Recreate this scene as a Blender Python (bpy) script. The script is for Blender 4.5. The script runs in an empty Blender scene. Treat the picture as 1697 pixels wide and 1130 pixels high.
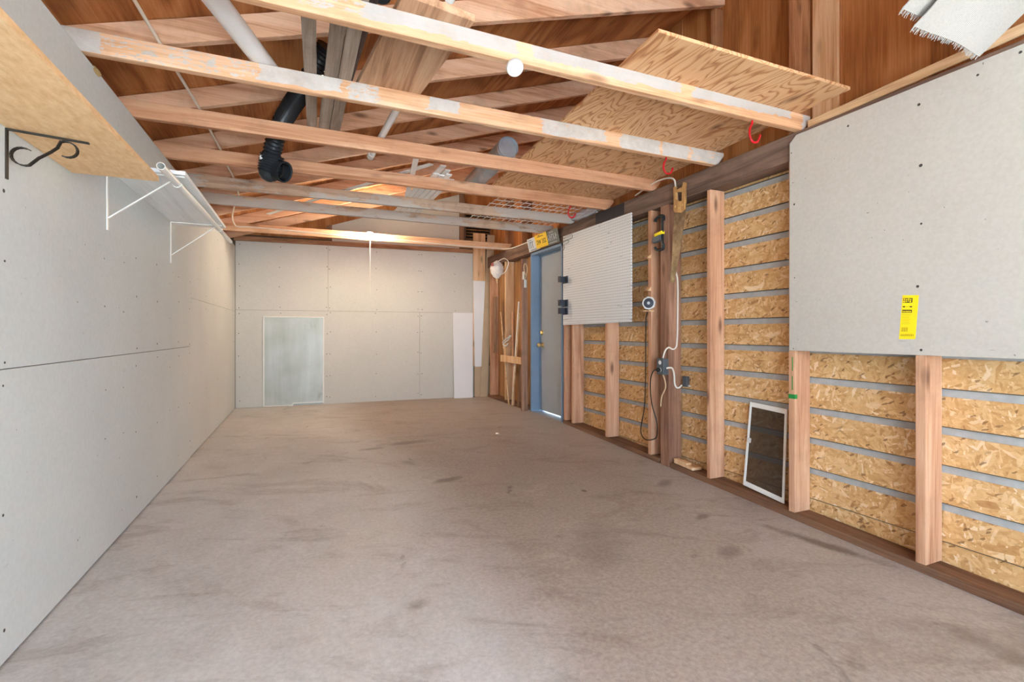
import bpy, bmesh, math, random
from mathutils import Vector, Matrix, noise
R = random.Random(7)
SC = bpy.context.scene
COL = SC.collection
V = Vector

# ------------------------------------------------------------------ helpers
def lin(r, g, b):
    f = lambda c: c / 12.92 if c <= .04045 else ((c + .055) / 1.055) ** 2.4
    return (f(r / 255), f(g / 255), f(b / 255), 1)

class MB:
    """collects shapes; build() links them as ONE mesh object"""
    def __init__(s):
        s.v = []; s.f = []; s.m = []; s.sm = []
    def add(s, vs, fs, m=0, smooth=False):
        b = len(s.v); s.v += [V(p) for p in vs]
        for f in fs:
            s.f.append([b + i for i in f]); s.m.append(m); s.sm.append(smooth)
        return s
    def box(s, x0, x1, y0, y1, z0, z1, m=0):
        vs = [(x, y, z) for x in (x0, x1) for y in (y0, y1) for z in (z0, z1)]
        return s.add(vs, [(0, 1, 3, 2), (4, 6, 7, 5), (0, 4, 5, 1), (2, 3, 7, 6), (0, 2, 6, 4), (1, 5, 7, 3)], m)
    def hexa(s, a, b, m=0):
        """two quads a, b (4 points each, matching order)"""
        return s.add(list(a) + list(b), [(3, 2, 1, 0), (4, 5, 6, 7), (0, 1, 5, 4), (1, 2, 6, 5), (2, 3, 7, 6), (3, 0, 4, 7)], m)
    def prism(s, poly, vec, m=0):
        n = len(poly); vec = V(vec)
        a = [V(p) for p in poly]; b = [p + vec for p in a]
        fs = [tuple(range(n))[::-1], tuple(range(n, 2 * n))] + [(i, (i + 1) % n, n + (i + 1) % n, n + i) for i in range(n)]
        return s.add(a + b, fs, m)
    def bar(s, p, q, w, h, up=(0, 0, 1), m=0):
        p, q, up = V(p), V(q), V(up)
        d = (q - p).normalized(); side = d.cross(up).normalized(); u = side.cross(d).normalized()
        c = [side * (w / 2) * i + u * (h / 2) * j for i, j in ((-1, -1), (1, -1), (1, 1), (-1, 1))]
        return s.hexa([p + k for k in c], [q + k for k in c], m)
    def tube(s, pts, r, n=10, m=0, caps=True, hollow=0, smooth=True):
        pts = [V(p) for p in pts]; rs = r if isinstance(r, (list, tuple)) else [r] * len(pts)
        rings = []; ref = None
        for i, p in enumerate(pts):
            t = (pts[min(i + 1, len(pts) - 1)] - pts[max(i - 1, 0)]).normalized()
            if ref is None:
                ref = t.orthogonal().normalized()
            ref = (ref - t * ref.dot(t)).normalized(); bi = t.cross(ref)
            rings.append([p + (ref * math.cos(a) + bi * math.sin(a)) * rs[i] for a in [2 * math.pi * k / n for k in range(n)]])
        vs = [q for g in rings for q in g]
        fs = [(i * n + k, i * n + (k + 1) % n, (i + 1) * n + (k + 1) % n, (i + 1) * n + k) for i in range(len(pts) - 1) for k in range(n)]
        s.add(vs, fs, m, smooth)
        if hollow:      # open pipe: inner skin and end rings
            inner = []
            for i, g in enumerate(rings):
                inner += [pts[i] + (q - pts[i]) * (1 - hollow) for q in g]
            s.add(inner, [f[::-1] for f in fs], m, True)
            for i in (0, len(pts) - 1):
                g = rings[i]; h = [pts[i] + (q - pts[i]) * (1 - hollow) for q in g]
                s.add(g + h, [(k, (k + 1) % n, n + (k + 1) % n, n + k) for k in range(n)], m)
        elif caps:
            s.add(rings[0], [tuple(range(n))[::-1]], m); s.add(rings[-1], [tuple(range(n))], m)
        return s
    def lathe(s, c, axis, prof, n=24, m=0):
        """prof: list of (distance along axis, radius)"""
        c = V(c); a = V(axis).normalized(); u = a.orthogonal().normalized(); w = a.cross(u)
        vs = []
        for d, r in prof:
            vs += [c + a * d + (u * math.cos(t) + w * math.sin(t)) * max(r, 1e-4) for t in [2 * math.pi * k / n for k in range(n)]]
        fs = [(i * n + k, i * n + (k + 1) % n, (i + 1) * n + (k + 1) % n, (i + 1) * n + k) for i in range(len(prof) - 1) for k in range(n)]
        s.add(vs, fs, m, True)
        s.add(vs[:n], [tuple(range(n))[::-1]], m); s.add(vs[-n:], [tuple(range(n))], m)
        return s
    def disc(s, c, nrm, r, n=10, m=0, t=.001):
        return s.lathe(c, nrm, [(0, r), (t, r * .8)], n, m)
    def build(s, name, mats, parent=None, bevel=0, seg=1, label=None):
        me = bpy.data.meshes.new(name)
        lo = V([min(v[i] for v in s.v) for i in range(3)]); hi = V([max(v[i] for v in s.v) for i in range(3)])
        org = V(((lo.x + hi.x) / 2, (lo.y + hi.y) / 2, lo.z))
        par = V((0, 0, 0))
        q = parent
        while q is not None:
            par = par + q.location; q = q.parent
        me.from_pydata([v - org for v in s.v], [], s.f)
        for mt in (mats if isinstance(mats, (list, tuple)) else [mats]):
            me.materials.append(mt)
        for p, mi, sm in zip(me.polygons, s.m, s.sm):
            p.material_index = mi; p.use_smooth = sm
        bm = bmesh.new(); bm.from_mesh(me)
        bmesh.ops.recalc_face_normals(bm, faces=bm.faces)
        if bevel:
            es = [e for e in bm.edges if len(e.link_faces) == 2 and e.calc_face_angle(0) > .6]
            bmesh.ops.bevel(bm, geom=es, offset=bevel, segments=seg, affect='EDGES', profile=.6, clamp_overlap=True)
        bm.to_mesh(me); bm.free()
        o = bpy.data.objects.new(name, me); COL.objects.link(o)
        o.location = org - par
        if parent is not None:
            o.parent = parent
        if label:
            o['label'] = label
        return o

def tag(o, label, cat, group=None):
    o['label'] = label; o['category'] = cat
    if group: o['group'] = group
    return o
def thing(name, loc, label, cat, group=None):
    o = bpy.data.objects.new(name, None); COL.objects.link(o)
    o.location = loc; o.empty_display_size = .05
    return tag(o, label, cat, group)
def struct(o):
    o['kind'] = 'structure'; return o
def spline(pts, k=6):
    """Catmull-Rom through the points"""
    P = [V(p) for p in pts]; out = []
    for i in range(len(P) - 1):
        a, b, c, d = P[max(i - 1, 0)], P[i], P[i + 1], P[min(i + 2, len(P) - 1)]
        for j in range(k):
            t = j / k
            out.append(.5 * ((2 * b) + (c - a) * t + (2 * a - 5 * b + 4 * c - d) * t * t + (3 * b - a - 3 * c + d) * t ** 3))
    return out + [P[-1]]
def text_shape(mb, s, size, fn, m=0, ext=.0006):
    cu = bpy.data.curves.new('t', 'FONT'); cu.body = s; cu.size = size; cu.align_x = 'CENTER'; cu.align_y = 'CENTER'
    cu.extrude = ext
    o = bpy.data.objects.new('t', cu); COL.objects.link(o)
    me = bpy.data.meshes.new_from_object(o.evaluated_get(bpy.context.evaluated_depsgraph_get()))
    mb.add([fn(v.co.x, v.co.y, v.co.z) for v in me.vertices], [list(p.vertices) for p in me.polygons], m)
    bpy.data.objects.remove(o); bpy.data.curves.remove(cu); bpy.data.meshes.remove(me)

# ------------------------------------------------------------------ materials
class NT:
    def __init__(s, name):
        s.mat = bpy.data.materials.new(name); s.mat.use_nodes = True
        s.t = s.mat.node_tree; s.b = s.t.nodes['Principled BSDF']
        s.b.inputs['Specular IOR Level'].default_value = .3
    def n(s, ty, props=None, **ins):
        x = s.t.nodes.new('ShaderNode' + ty)
        for k, v in (props or {}).items(): setattr(x, k, v)
        for k, v in ins.items():
            k2 = int(k[1:]) if k[0] == '_' and k[1:].isdigit() else k.replace('_', ' ')
            s.set(x.inputs[k2], v)
        return x
    def set(s, sock, v):
        if hasattr(v, 'is_output'): s.t.links.new(v, sock)
        elif hasattr(v, 'outputs'): s.t.links.new(v.outputs[0], sock)
        else: sock.default_value = v
    def math(s, op, a, b=0., c=None, clamp=False):
        x = s.n('Math', dict(operation=op, use_clamp=clamp), _0=a, _1=b)
        if c is not None: s.set(x.inputs[2], c)
        return x.outputs[0]
    def ramp(s, fac, stops, interp='LINEAR'):
        x = s.n('ValToRGB', _0=fac); x.color_ramp.interpolation = interp
        el = x.color_ramp.elements
        while len(el) < len(stops): el.new(.5)
        for e, (p, c) in zip(el, stops):
            e.position = p; e.color = c if len(c) == 4 else (*c, 1)
        return x.outputs[0]
    def mix(s, fac, a, b, mode='MIX'):
        x = s.n('Mix', dict(data_type='RGBA', blend_type=mode, clamp_factor=True))
        s.set(x.inputs[0], fac); s.set(x.inputs[6], a); s.set(x.inputs[7], b)
        return x.outputs[2]
    def coords(s, scale=(1, 1, 1), rot=(0, 0, 0), rand=True):
        tc = s.n('TexCoord'); v = tc.outputs['Object']
        if rand:
            oi = s.n('ObjectInfo'); cb = s.n('CombineXYZ')
            for i, k in enumerate((31.7, 17.3, 23.9)):
                s.set(cb.inputs[i], s.math('MULTIPLY', oi.outputs['Random'], k))
            v = s.n('VectorMath', dict(operation='ADD'), _0=v, _1=cb.outputs[0]).outputs[0]
        return s.map(v, scale, rot)
    def map(s, v, scale=(1, 1, 1), rot=(0, 0, 0)):
        if rot != (0, 0, 0):
            v = s.n('Mapping', Vector=v, Rotation=rot).outputs[0]
        return s.n('Mapping', Vector=v, Scale=scale).outputs[0]
    def noise(s, v, scale=1., detail=4., rough=.55, dist=0.):
        return s.n('TexNoise', Vector=v, Scale=scale, Detail=detail, Roughness=rough, Distortion=dist).outputs[0]
    def done(s, color, rough=.6, metal=0., bump=None, strength=.2, dist=.002):
        s.set(s.b.inputs['Base Color'], color); s.set(s.b.inputs['Roughness'], rough); s.set(s.b.inputs['Metallic'], metal)
        if bump is not None:
            s.set(s.b.inputs['Normal'], s.n('Bump', Strength=strength, Distance=dist, Height=bump))
        return s.mat

def plain(name, c, rough=.5, metal=0., var=.06, vscale=12.):
    t = NT(name); v = t.coords()
    n = t.noise(v, vscale, 4)
    lo = tuple(x * (1 - var) for x in c[:3]); hi = tuple(min(1, x * (1 + var)) for x in c[:3])
    return t.done(t.ramp(n, [(.3, lo), (.7, hi)]), rough, metal, n, .05)

AX = dict(X=0, Y=1, Z=2)
def axscale(ax, along, across):
    v = [across] * 3; v[AX[ax]] = along; return tuple(v)
def lumber(name, ax, dark, mid, light, paint=0., paint_col=lin(222, 219, 212), grime=.25, knots=.6, rough=.75, patches=None):
    t = NT(name); v = t.coords()
    g1 = t.noise(t.map(v, axscale(ax, .9, 13)), 1, 5, .6, .7)
    g2 = t.noise(t.map(v, axscale(ax, 3, 130)), 1, 3, .6)
    c = t.ramp(t.math('ADD', t.math('MULTIPLY', g1, .75), t.math('MULTIPLY', g2, .3)), [(.38, dark), (.5, mid), (.64, light)])
    tone = t.noise(v, .8, 2)
    c = t.mix(t.math('MULTIPLY', t.ramp(tone, [(.4, (0, 0, 0)), (.65, (1, 1, 1))]), .3), c, light)
    if knots:
        vo = t.n('TexVoronoi', dict(feature='F1'), Vector=t.map(v, axscale(ax, 2.2, 7)), Scale=1.).outputs['Distance']
        k = t.ramp(vo, [(.05, (1, 1, 1)), (.1, (.6, .6, .6)), (.17, (0, 0, 0))])
        c = t.mix(t.math('MULTIPLY', k, knots), c, tuple(x * .35 for x in dark[:3]) + (1,))
    if grime:
        gr = t.noise(v, 5, 6, .7)
        c = t.mix(t.math('MULTIPLY', t.ramp(gr, [(.5, (0, 0, 0)), (.75, (1, 1, 1))]), grime), c, lin(95, 75, 62))
    if patches:         # old white paint left in patches along the near face, ragged lower border
        tc = t.n('TexCoord'); ob = t.n('SeparateXYZ', _0=tc.outputs['Object']); nz = t.n('SeparateXYZ', _0=tc.outputs['Normal'])
        e1 = t.math('SUBTRACT', t.noise(t.map(tc.outputs['Object'], (9, 9, 30)), 1, 5, .65), .5)
        e2 = t.math('SUBTRACT', t.noise(t.map(tc.outputs['Object'], (3, 9, 9)), 1, 3, .6), .5)
        xx = t.math('MULTIPLY_ADD', e1, .12, ob.outputs[0])
        zz = t.math('ADD', ob.outputs[2], t.math('ADD', t.math('MULTIPLY', e1, .045), t.math('MULTIPLY', e2, .05)))
        mk = None
        for x0, x1, zm, st in patches:
            a = t.math('MULTIPLY', t.math('GREATER_THAN', xx, x0 - .87), t.math('LESS_THAN', xx, x1 - .87))
            a = t.math('MULTIPLY', t.math('MULTIPLY', a, t.math('GREATER_THAN', zz, zm)), st)
            mk = a if mk is None else t.math('MAXIMUM', mk, a)
        sc = t.noise(t.map(v, axscale(ax, 22, 70)), 1, 5, .75)
        thin = t.math('GREATER_THAN', t.math('ADD', sc, t.math('MULTIPLY', mk, .55)), .78)
        mk = t.math('MULTIPLY', t.math('MULTIPLY', t.math('MULTIPLY', thin, t.math('GREATER_THAN', mk, .01)), t.math('MULTIPLY_ADD', sc, .5, .62)), t.math('GREATER_THAN', nz.outputs[2], -.6), clamp=True)
        pc = t.mix(t.ramp(t.noise(v, 7, 6, .75), [(.42, (0, 0, 0)), (.7, (1, 1, 1))]), paint_col, lin(168, 164, 158))
        c = t.mix(mk, c, pc)
    if paint:
        p = t.noise(t.map(v, axscale(ax, 1.3, 4)), 1, 2, .5)
        e = t.noise(t.map(v, axscale(ax, 9, 30)), 1, 5, .7)
        f = t.math('ADD', p, t.math('MULTIPLY', t.math('SUBTRACT', e, .5), .32))
        mk = t.ramp(f, [(.62 - paint * .25, (0, 0, 0)), (.65 - paint * .25, (1, 1, 1))])
        sc = t.noise(t.map(v, axscale(ax, 14, 50)), 1, 4, .7)
        mk = t.math('MULTIPLY', mk, t.ramp(sc, [(.25, (.45, .45, .45)), (.5, (.95, .95, .95))]))
        c = t.mix(mk, c, paint_col)
    return t.done(c, rough, 0, g2, .25, .0015)

def plywood(name, ax, dark, mid, light, lines=9., across=3.2, along=.55, contrast=.8, grime=.0, rough=.65, thin=False):
    t = NT(name); v = t.coords()
    h = t.noise(t.map(v, axscale(ax, along, across)), 1, 2.5, .45, .5)
    w = t.math('SINE', t.math('MULTIPLY', h, lines * 6.28))
    w = t.math('MULTIPLY_ADD', w, .5, .5)
    if thin: w = t.ramp(w, [(.0, (0, 0, 0)), (.22, (.55, .55, .55)), (.6, (1, 1, 1))])
    g = t.noise(t.map(v, axscale(ax, 3, 90)), 1, 4, .65)
    f = t.math('ADD', t.math('MULTIPLY', w, .45 * contrast), t.math('MULTIPLY', g, 1 - .45 * contrast))
    c = t.ramp(f, [(.25, dark), (.48, mid), (.75, light)])
    vo = t.n('TexVoronoi', dict(feature='F1'), Vector=t.map(v, axscale(ax, 1.6, 3.2)), Scale=1.).outputs['Distance']
    c = t.mix(t.ramp(vo, [(.03, (.85, .85, .85)), (.07, (.4, .4, .4)), (.13, (0, 0, 0))]), c, tuple(x * .3 for x in dark[:3]) + (1,))
    tone = t.noise(v, .9, 3)
    c = t.mix(t.math('MULTIPLY', t.ramp(tone, [(.35, (0, 0, 0)), (.7, (1, 1, 1))]), .35), c, dark)
    if grime:
        c = t.mix(t.math('MULTIPLY', t.ramp(t.noise(v, 3, 6, .7), [(.45, (0, 0, 0)), (.7, (1, 1, 1))]), grime), c, lin(60, 40, 28))
    return t.done(c, rough, 0, g, .15, .001)

def osb(name):
    t = NT(name); v = t.coords(rand=False)
    wob = t.n('TexNoise', Vector=v, Scale=9., Detail=2.).outputs['Color']
    v = t.n('VectorMath', dict(operation='MULTIPLY_ADD'), _0=wob, _1=(.02, .02, .02), _2=v).outputs[0]
    best = None
    for ang, sx, off in ((.35, (2, 19, 74), 0.), (-.5, (2, 22, 85), 3.1), (1.25, (2, 17, 66), 7.7), (-1.3, (2, 24, 90), 5.3), (.1, (2, 9, 34), 2.2)):
        vv = t.n('VectorMath', dict(operation='ADD'), _0=t.map(v, sx, (ang, 0, 0)), _1=(off, off * 2, off * 3)).outputs[0]
        vo = t.n('TexVoronoi', dict(feature='F1'), Vector=vv, Scale=1.)
        sp = t.n('SeparateColor', _0=vo.outputs['Color'])
        pr = t.math('SUBTRACT', sp.outputs[0], t.math('MULTIPLY', vo.outputs['Distance'], .25))
        tone = sp.outputs[1]
        if best is None: best = (pr, tone)
        else:
            gt = t.math('GREATER_THAN', pr, best[0])
            mixv = t.n('Mix', dict(data_type='FLOAT')); t.set(mixv.inputs[0], gt); t.set(mixv.inputs[2], best[1]); t.set(mixv.inputs[3], tone)
            best = (t.math('MAXIMUM', pr, best[0]), mixv.outputs[0])
    c = t.ramp(best[1], [(0, lin(160, 112, 66)), (.05, lin(192, 144, 90)), (.3, lin(211, 165, 109)), (.6, lin(222, 181, 128)), (.88, lin(234, 198, 148)), (.97, lin(245, 222, 184)), (1, lin(247, 227, 194))])
    fine = t.noise(t.map(v, (30, 30, 60)), 1, 4, .7)
    c = t.mix(.28, c, t.ramp(fine, [(.3, lin(150, 100, 50)), (.7, lin(238, 200, 140))]))
    big = t.noise(v, 1.3, 2)
    c = t.mix(t.math('MULTIPLY', t.ramp(big, [(.4, (0, 0, 0)), (.7, (1, 1, 1))]), .25), c, lin(190, 128, 66))
    sp = t.n('TexVoronoi', dict(feature='F1'), Vector=t.map(v, (20, 46, 120), (.6, 0, 0)), Scale=1.)
    dk = t.ramp(t.n('SeparateColor', _0=sp.outputs['Color']).outputs[0], [(.968, (0, 0, 0)), (.976, (.65, .65, .65))])
    c = t.mix(dk, c, lin(104, 62, 32))
    return t.done(c, .75, 0, best[1], .12, .001)

def drywall(name, base, dirt=.5):
    t = NT(name); v = t.coords(rand=False)
    n = t.noise(v, .9, 4, .55)
    b = base[:3]
    c = t.ramp(n, [(.3, tuple(x * .93 for x in b)), (.7, tuple(min(1, x * 1.05) for x in b))])
    f = t.noise(v, 55, 3, .6)
    c = t.mix(.06, c, t.ramp(f, [(.35, (.35, .33, .3)), (.65, (1, 1, .97))]))
    # scuffs: small, elongated, sparse
    s = t.noise(t.map(v, (7, 5, 22)), 1, 5, .75)
    c = t.mix(t.math('MULTIPLY', t.ramp(s, [(.655, (0, 0, 0)), (.72, (1, 1, 1))]), dirt * .42), c, lin(120, 112, 100))
    sp = t.noise(v, 38, 2, .5)
    c = t.mix(t.math('MULTIPLY', t.ramp(sp, [(.755, (0, 0, 0)), (.78, (1, 1, 1))]), dirt), c, lin(110, 104, 95))
    return t.done(c, .82, 0, f, .08, .0008)

def concrete(name):
    t = NT(name); v = t.coords(rand=False)
    big = t.noise(v, .55, 5, .6, .4)
    med = t.noise(t.map(v, (2.2, 1.5, 1)), 1, 8, .72, .6)
    fine = t.noise(v, 60, 4, .7)
    c = t.ramp(t.math('ADD', t.math('MULTIPLY', big, .45), t.math('MULTIPLY', med, .55)),
               [(.32, lin(152, 147, 141)), (.43, lin(194, 191, 187)), (.57, lin(212, 210, 207)), (.68, lin(225, 223, 221))])
    # worn brown drive lane wandering toward the door; its right half also paints in shade
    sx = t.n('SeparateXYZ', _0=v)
    lane_shade = t.math('ADD', sx.outputs[0], t.math('MULTIPLY', sx.outputs[1], .05))
    lane_shade = t.math('ADD', lane_shade, t.math('MULTIPLY', t.math('SUBTRACT', big, .5), 1.6))
    lane_shade = t.math('MULTIPLY_ADD', lane_shade, .25, .5)
    lm = t.ramp(lane_shade, [(.36, (0, 0, 0)), (.53, (1, 1, 1)), (.72, (1, 1, 1)), (.86, (.72, .72, .72))], 'EASE')
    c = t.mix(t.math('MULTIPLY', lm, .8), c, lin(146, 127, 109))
    c = t.mix(.22, c, t.ramp(fine, [(.3, lin(118, 112, 107)), (.7, lin(236, 232, 228))]))
    # streaky trowel marks and stains
    st = t.noise(t.map(v, (1.6, 4.2, 1), (0, 0, .35)), 1, 8, .75, .8)
    c = t.mix(t.math('MULTIPLY', t.ramp(st, [(.52, (0, 0, 0)), (.68, (1, 1, 1))]), .45), c, lin(120, 104, 91))
    sm = t.noise(t.map(v, (5, 3.2, 1)), 1, 5, .6, .5)
    c = t.mix(t.math('MULTIPLY', t.ramp(sm, [(.66, (0, 0, 0)), (.74, (1, 1, 1))]), .6), c, lin(84, 70, 60))
    lt = t.noise(t.map(v, (3, 4, 1)), 1, 6, .75)
    c = t.mix(t.math('MULTIPLY', t.ramp(lt, [(.60, (0, 0, 0)), (.72, (1, 1, 1))]), .35), c, lin(205, 196, 186))
    # drips and damp marks, each with its own outline (object origin is at .9175, 3.5)
    sx = t.n('SeparateXYZ', _0=v)
    wob = t.math('MULTIPLY', t.math('SUBTRACT', t.noise(t.map(v, (7, 7, 1)), 1, 5, .65), .5), 1.5)
    for (px, py, a, b, an, st) in ((2.42, 2.22, .34, .055, 1.9, .75), (1.90, 2.30, .12, .06, .4, .5), (2.10, 2.68, .07, .035, .2, .6), (2.30, 3.23, .13, .06, .5, .5), (.84, 4.95, .30, .09, .1, .55),
                                 (.55, 4.85, .12, .05, .1, .5), (.40, 2.38, .07, .05, .2, .45), (.91, 3.80, .14, .05, .3, .6), (1.35, 2.6, .35, .16, .9, .28), (1.62, 1.25, .12, .025, -.9, .6), (1.55, 1.12, .035, .10, .3, .5), (2.2, 1.42, .26, .08, 1.7, .4), (.05, 1.9, .05, .02, .5, .6), (-.2, 1.75, .06, .035, .2, .45), (1.68, 3.28, .022, .03, 0, .8)):
        dx = t.math('SUBTRACT', sx.outputs[0], px - .9175); dy = t.math('SUBTRACT', sx.outputs[1], py - 3.5)
        u = t.math('ADD', t.math('MULTIPLY', dx, math.cos(an) / a), t.math('MULTIPLY', dy, math.sin(an) / a))
        w = t.math('ADD', t.math('MULTIPLY', dx, -math.sin(an) / b), t.math('MULTIPLY', dy, math.cos(an) / b))
        r = t.math('ADD', t.math('SQRT', t.math('ADD', t.math('MULTIPLY', u, u), t.math('MULTIPLY', w, w))), wob)
        c = t.mix(t.math('MULTIPLY', t.ramp(r, [(.35, (1, 1, 1)), (1.05, (0, 0, 0))]), st * .9), c, lin(92, 78, 66))
    return t.done(c, t.ramp(med, [(.3, (.42, .42, .42)), (.7, (.66, .66, .66))]), 0, fine, .05, .001)

M = {}
jw = (lin(184, 132, 92), lin(212, 164, 124), lin(230, 192, 158))
M['joist_wood'] = lumber('joist_wood', 'X', *jw)
M['joist_front'] = lumber('joist_front', 'X', *jw, 0, lin(176, 176, 174), patches=[(-.13, .2, .03, .45), (.2, .83, .028, 1), (.90, 1.71, .038, 1), (1.80, 2.50, .042, 1), (2.585, 2.7, .0, 1)])
M['joist_second'] = lumber('joist_second', 'X', *jw, 0, lin(196, 194, 190), patches=[(-.95, -.77, -.02, .9), (-.77, -.21, -.02, .42), (-.196, .165, .02, .95), (.2, .34, -.02, .6), (.60, .77, .02, .8), (1.265, 1.69, .01, .75), (1.81, 2.11, -.02, .95), (2.13, 2.35, -.02, .9), (2.37, 2.7, .0, .7)])
M['joist_grey'] = lumber('joist_grey', 'X', lin(150, 118, 96), lin(182, 152, 128), lin(200, 172, 148), .62, lin(184, 174, 164), .6)
M['joist_red'] = lumber('joist_red', 'X', lin(160, 104, 70), lin(194, 140, 104), lin(214, 168, 134), .0, grime=.35, knots=.8)
M['rafter_wood'] = lumber('rafter_wood', 'X', lin(184, 132, 98), lin(218, 172, 138), lin(232, 196, 166), 0, grime=.3, knots=.8)
M['stud_wood'] = lumber('stud_wood', 'Z', lin(160, 106, 76), lin(194, 144, 110), lin(214, 170, 138), 0, grime=.25, knots=.8)
M['upper_wood'] = lumber('upper_wood', 'Z', lin(118, 72, 42), lin(152, 100, 64), lin(182, 132, 92), 0, grime=.4)
M['post_wood'] = lumber('post_wood', 'Z', lin(112, 76, 58), lin(146, 106, 84), lin(176, 134, 108), 0, grime=.45)
M['old_wood'] = lumber('old_wood', 'Z', lin(92, 66, 48), lin(122, 92, 70), lin(150, 118, 92), 0, grime=.5)
M['beam_wood'] = lumber('beam_wood', 'Y', lin(74, 54, 44), lin(102, 80, 68), lin(134, 108, 92), 0, grime=.6)
M['sole_wood'] = lumber('sole_wood', 'Y', lin(84, 56, 38), lin(114, 80, 58), lin(138, 102, 76), 0, grime=.5)
M['plate_wood'] = lumber('plate_wood', 'X', lin(120, 84, 60), lin(156, 114, 84), lin(182, 138, 104), 0, grime=.4)
M['grey_board'] = lumber('grey_board', 'Y', lin(104, 90, 78), lin(140, 124, 110), lin(168, 154, 140), 0, grime=.35)
M['dark_board'] = lumber('dark_board', 'Y', lin(58, 44, 38), lin(84, 66, 58), lin(108, 88, 78), 0, grime=.3)
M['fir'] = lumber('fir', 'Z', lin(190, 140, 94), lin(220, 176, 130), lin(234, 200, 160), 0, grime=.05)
M['lath_wood'] = lumber('lath_wood', 'Y', lin(176, 134, 92), lin(208, 170, 126), lin(226, 196, 156), 0, grime=.2)
M['veneer'] = lumber('veneer', 'Y', lin(146, 106, 78), lin(180, 138, 106), lin(200, 164, 132), 0, grime=.1, knots=0)
M['ply_roof'] = plywood('ply_roof', 'Y', lin(140, 82, 44), lin(184, 118, 68), lin(208, 148, 94), 7, 2.4, .5, .7, .2)
M['ply_wall'] = plywood('ply_wall', 'Z', lin(140, 84, 44), lin(184, 120, 68), lin(208, 150, 96), 6, 3, .4, .55, .1)
M['ply_board'] = plywood('ply_board', 'Y', lin(164, 108, 68), lin(214, 164, 116), lin(228, 186, 142), 16, 6.5, 1.5, .85, thin=True)
M['ply_door'] = plywood('ply_door', 'Z', lin(138, 96, 56), lin(176, 132, 88), lin(200, 160, 116), 6, 3, .4, .5, .1)
M['osb'] = osb('osb')
M['lap_grey'] = plain('lap_grey', lin(172, 171, 168), .7, 0, .12, 20)
M['drywall'] = drywall('drywall', lin(205, 203, 195))
M['drywall_left'] = drywall('drywall_left', lin(213, 217, 215), .6)
M['drywall_sheet'] = drywall('drywall_sheet', lin(187, 181, 170), .7)
M['gypsum_core'] = plain('gypsum_core', lin(225, 222, 215), .9)
M['gap_and_shadow'] = plain('gap_and_shadow', lin(96, 84, 70), .9)
M['screw'] = plain('screw', lin(70, 66, 62), .6, .3)
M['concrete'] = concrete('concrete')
M['particle'] = None
t = NT('particle'); v = t.coords()
n1 = t.noise(t.map(v, (60, 20, 60)), 1, 4, .7); n2 = t.noise(v, 2, 3)
c = t.ramp(n1, [(.3, lin(218, 174, 124)), (.55, lin(236, 198, 150)), (.75, lin(246, 216, 176))])
M['particle'] = t.done(t.mix(t.math('MULTIPLY', n2, .2), c, lin(200, 150, 98)), .7, 0, n1, .05)
M['white_paint'] = plain('white_paint', lin(244, 243, 240), .5, 0, .03, 8)
M['white_shelf'] = lumber('white_shelf', 'Y', lin(212, 215, 216), lin(234, 236, 236), lin(244, 245, 244), 0, grime=.05, knots=.2, rough=.5)
M['white_metal'] = plain('white_metal', lin(235, 234, 228), .4, 0, .03)
M['white_plastic'] = plain('white_plastic', lin(208, 207, 204), .35, 0, .02)
M['pvc'] = plain('pvc', lin(236, 236, 234), .3, 0, .02)
M['black_plastic'] = plain('black_plastic', lin(38, 41, 44), .27, 0, .2)
M['cord_black'] = plain('cord_black', lin(30, 26, 24), .5)
M['cable_white'] = plain('cable_white', lin(226, 218, 204), .5, 0, .05)
M['cable_beige'] = plain('cable_beige', lin(214, 182, 142), .5)
M['iron'] = plain('iron', lin(58, 52, 46), .55, .6, .3, 40)
M['galv'] = plain('galv', lin(168, 176, 184), .4, .45, .12, 14)
M['steel'] = plain('steel', lin(150, 150, 150), .35, .9, .1)
M['brass'] = plain('brass', lin(226, 196, 130), .28, .8, .1)
M['red_vinyl'] = plain('red_vinyl', lin(190, 26, 34), .3, 0, .05)
M['blue_paint'] = plain('blue_paint', lin(126, 148, 170), .45, 0, .06, 6)
M['door_grey'] = plain('door_grey', lin(164, 172, 178), .5, 0, .05, 3)
M['slate_plastic'] = plain('slate_plastic', lin(62, 66, 76), .5)
M['box_grey'] = plain('box_grey', lin(92, 98, 102), .5, .3)
M['yellow'] = plain('yellow', lin(250, 220, 32), .5, 0, .03)
M['plate_yellow'] = plain('plate_yellow', lin(246, 204, 52), .45, .0, .06, 30)
M['plate_white'] = plain('plate_white', lin(206, 212, 216), .45, .0, .06, 30)
M['plate_grey'] = plain('plate_grey', lin(104, 106, 100), .45, .2, .3, 60)
M['ink'] = plain('ink', lin(46, 40, 30), .6)
M['ink_gold'] = plain('ink_gold', lin(176, 150, 30), .6)
M['ink_blue'] = plain('ink_blue', lin(90, 122, 150), .6)
M['ink_light'] = plain('ink_light', lin(178, 182, 190), .6)
M['green_tape'] = plain('green_tape', lin(40, 136, 62), .5)
M['hardboard'] = plain('hardboard', lin(190, 166, 136), .6, 0, .05, 6)
M['white_board'] = plain('white_board', lin(234, 235, 236), .4, 0, .02, 4)
M['panel_metal'] = None
t = NT('panel_metal'); v = t.coords(rand=False)
n1 = t.noise(t.map(v, (9, 1, .8)), 1, 4, .6); n2 = t.noise(v, 3, 4)
c = t.ramp(n2, [(.35, lin(168, 174, 162)), (.65, lin(190, 196, 192))])
c = t.mix(.35, c, t.ramp(n1, [(.3, lin(160, 166, 160)), (.7, lin(204, 208, 206))]))
st = t.noise(t.map(v, (5, 1, 2.4)), 1, 4, .6)
c = t.mix(t.math('MULTIPLY', t.ramp(st, [(.62, (0, 0, 0)), (.75, (1, 1, 1))]), .5), c, lin(128, 124, 108))
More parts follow.
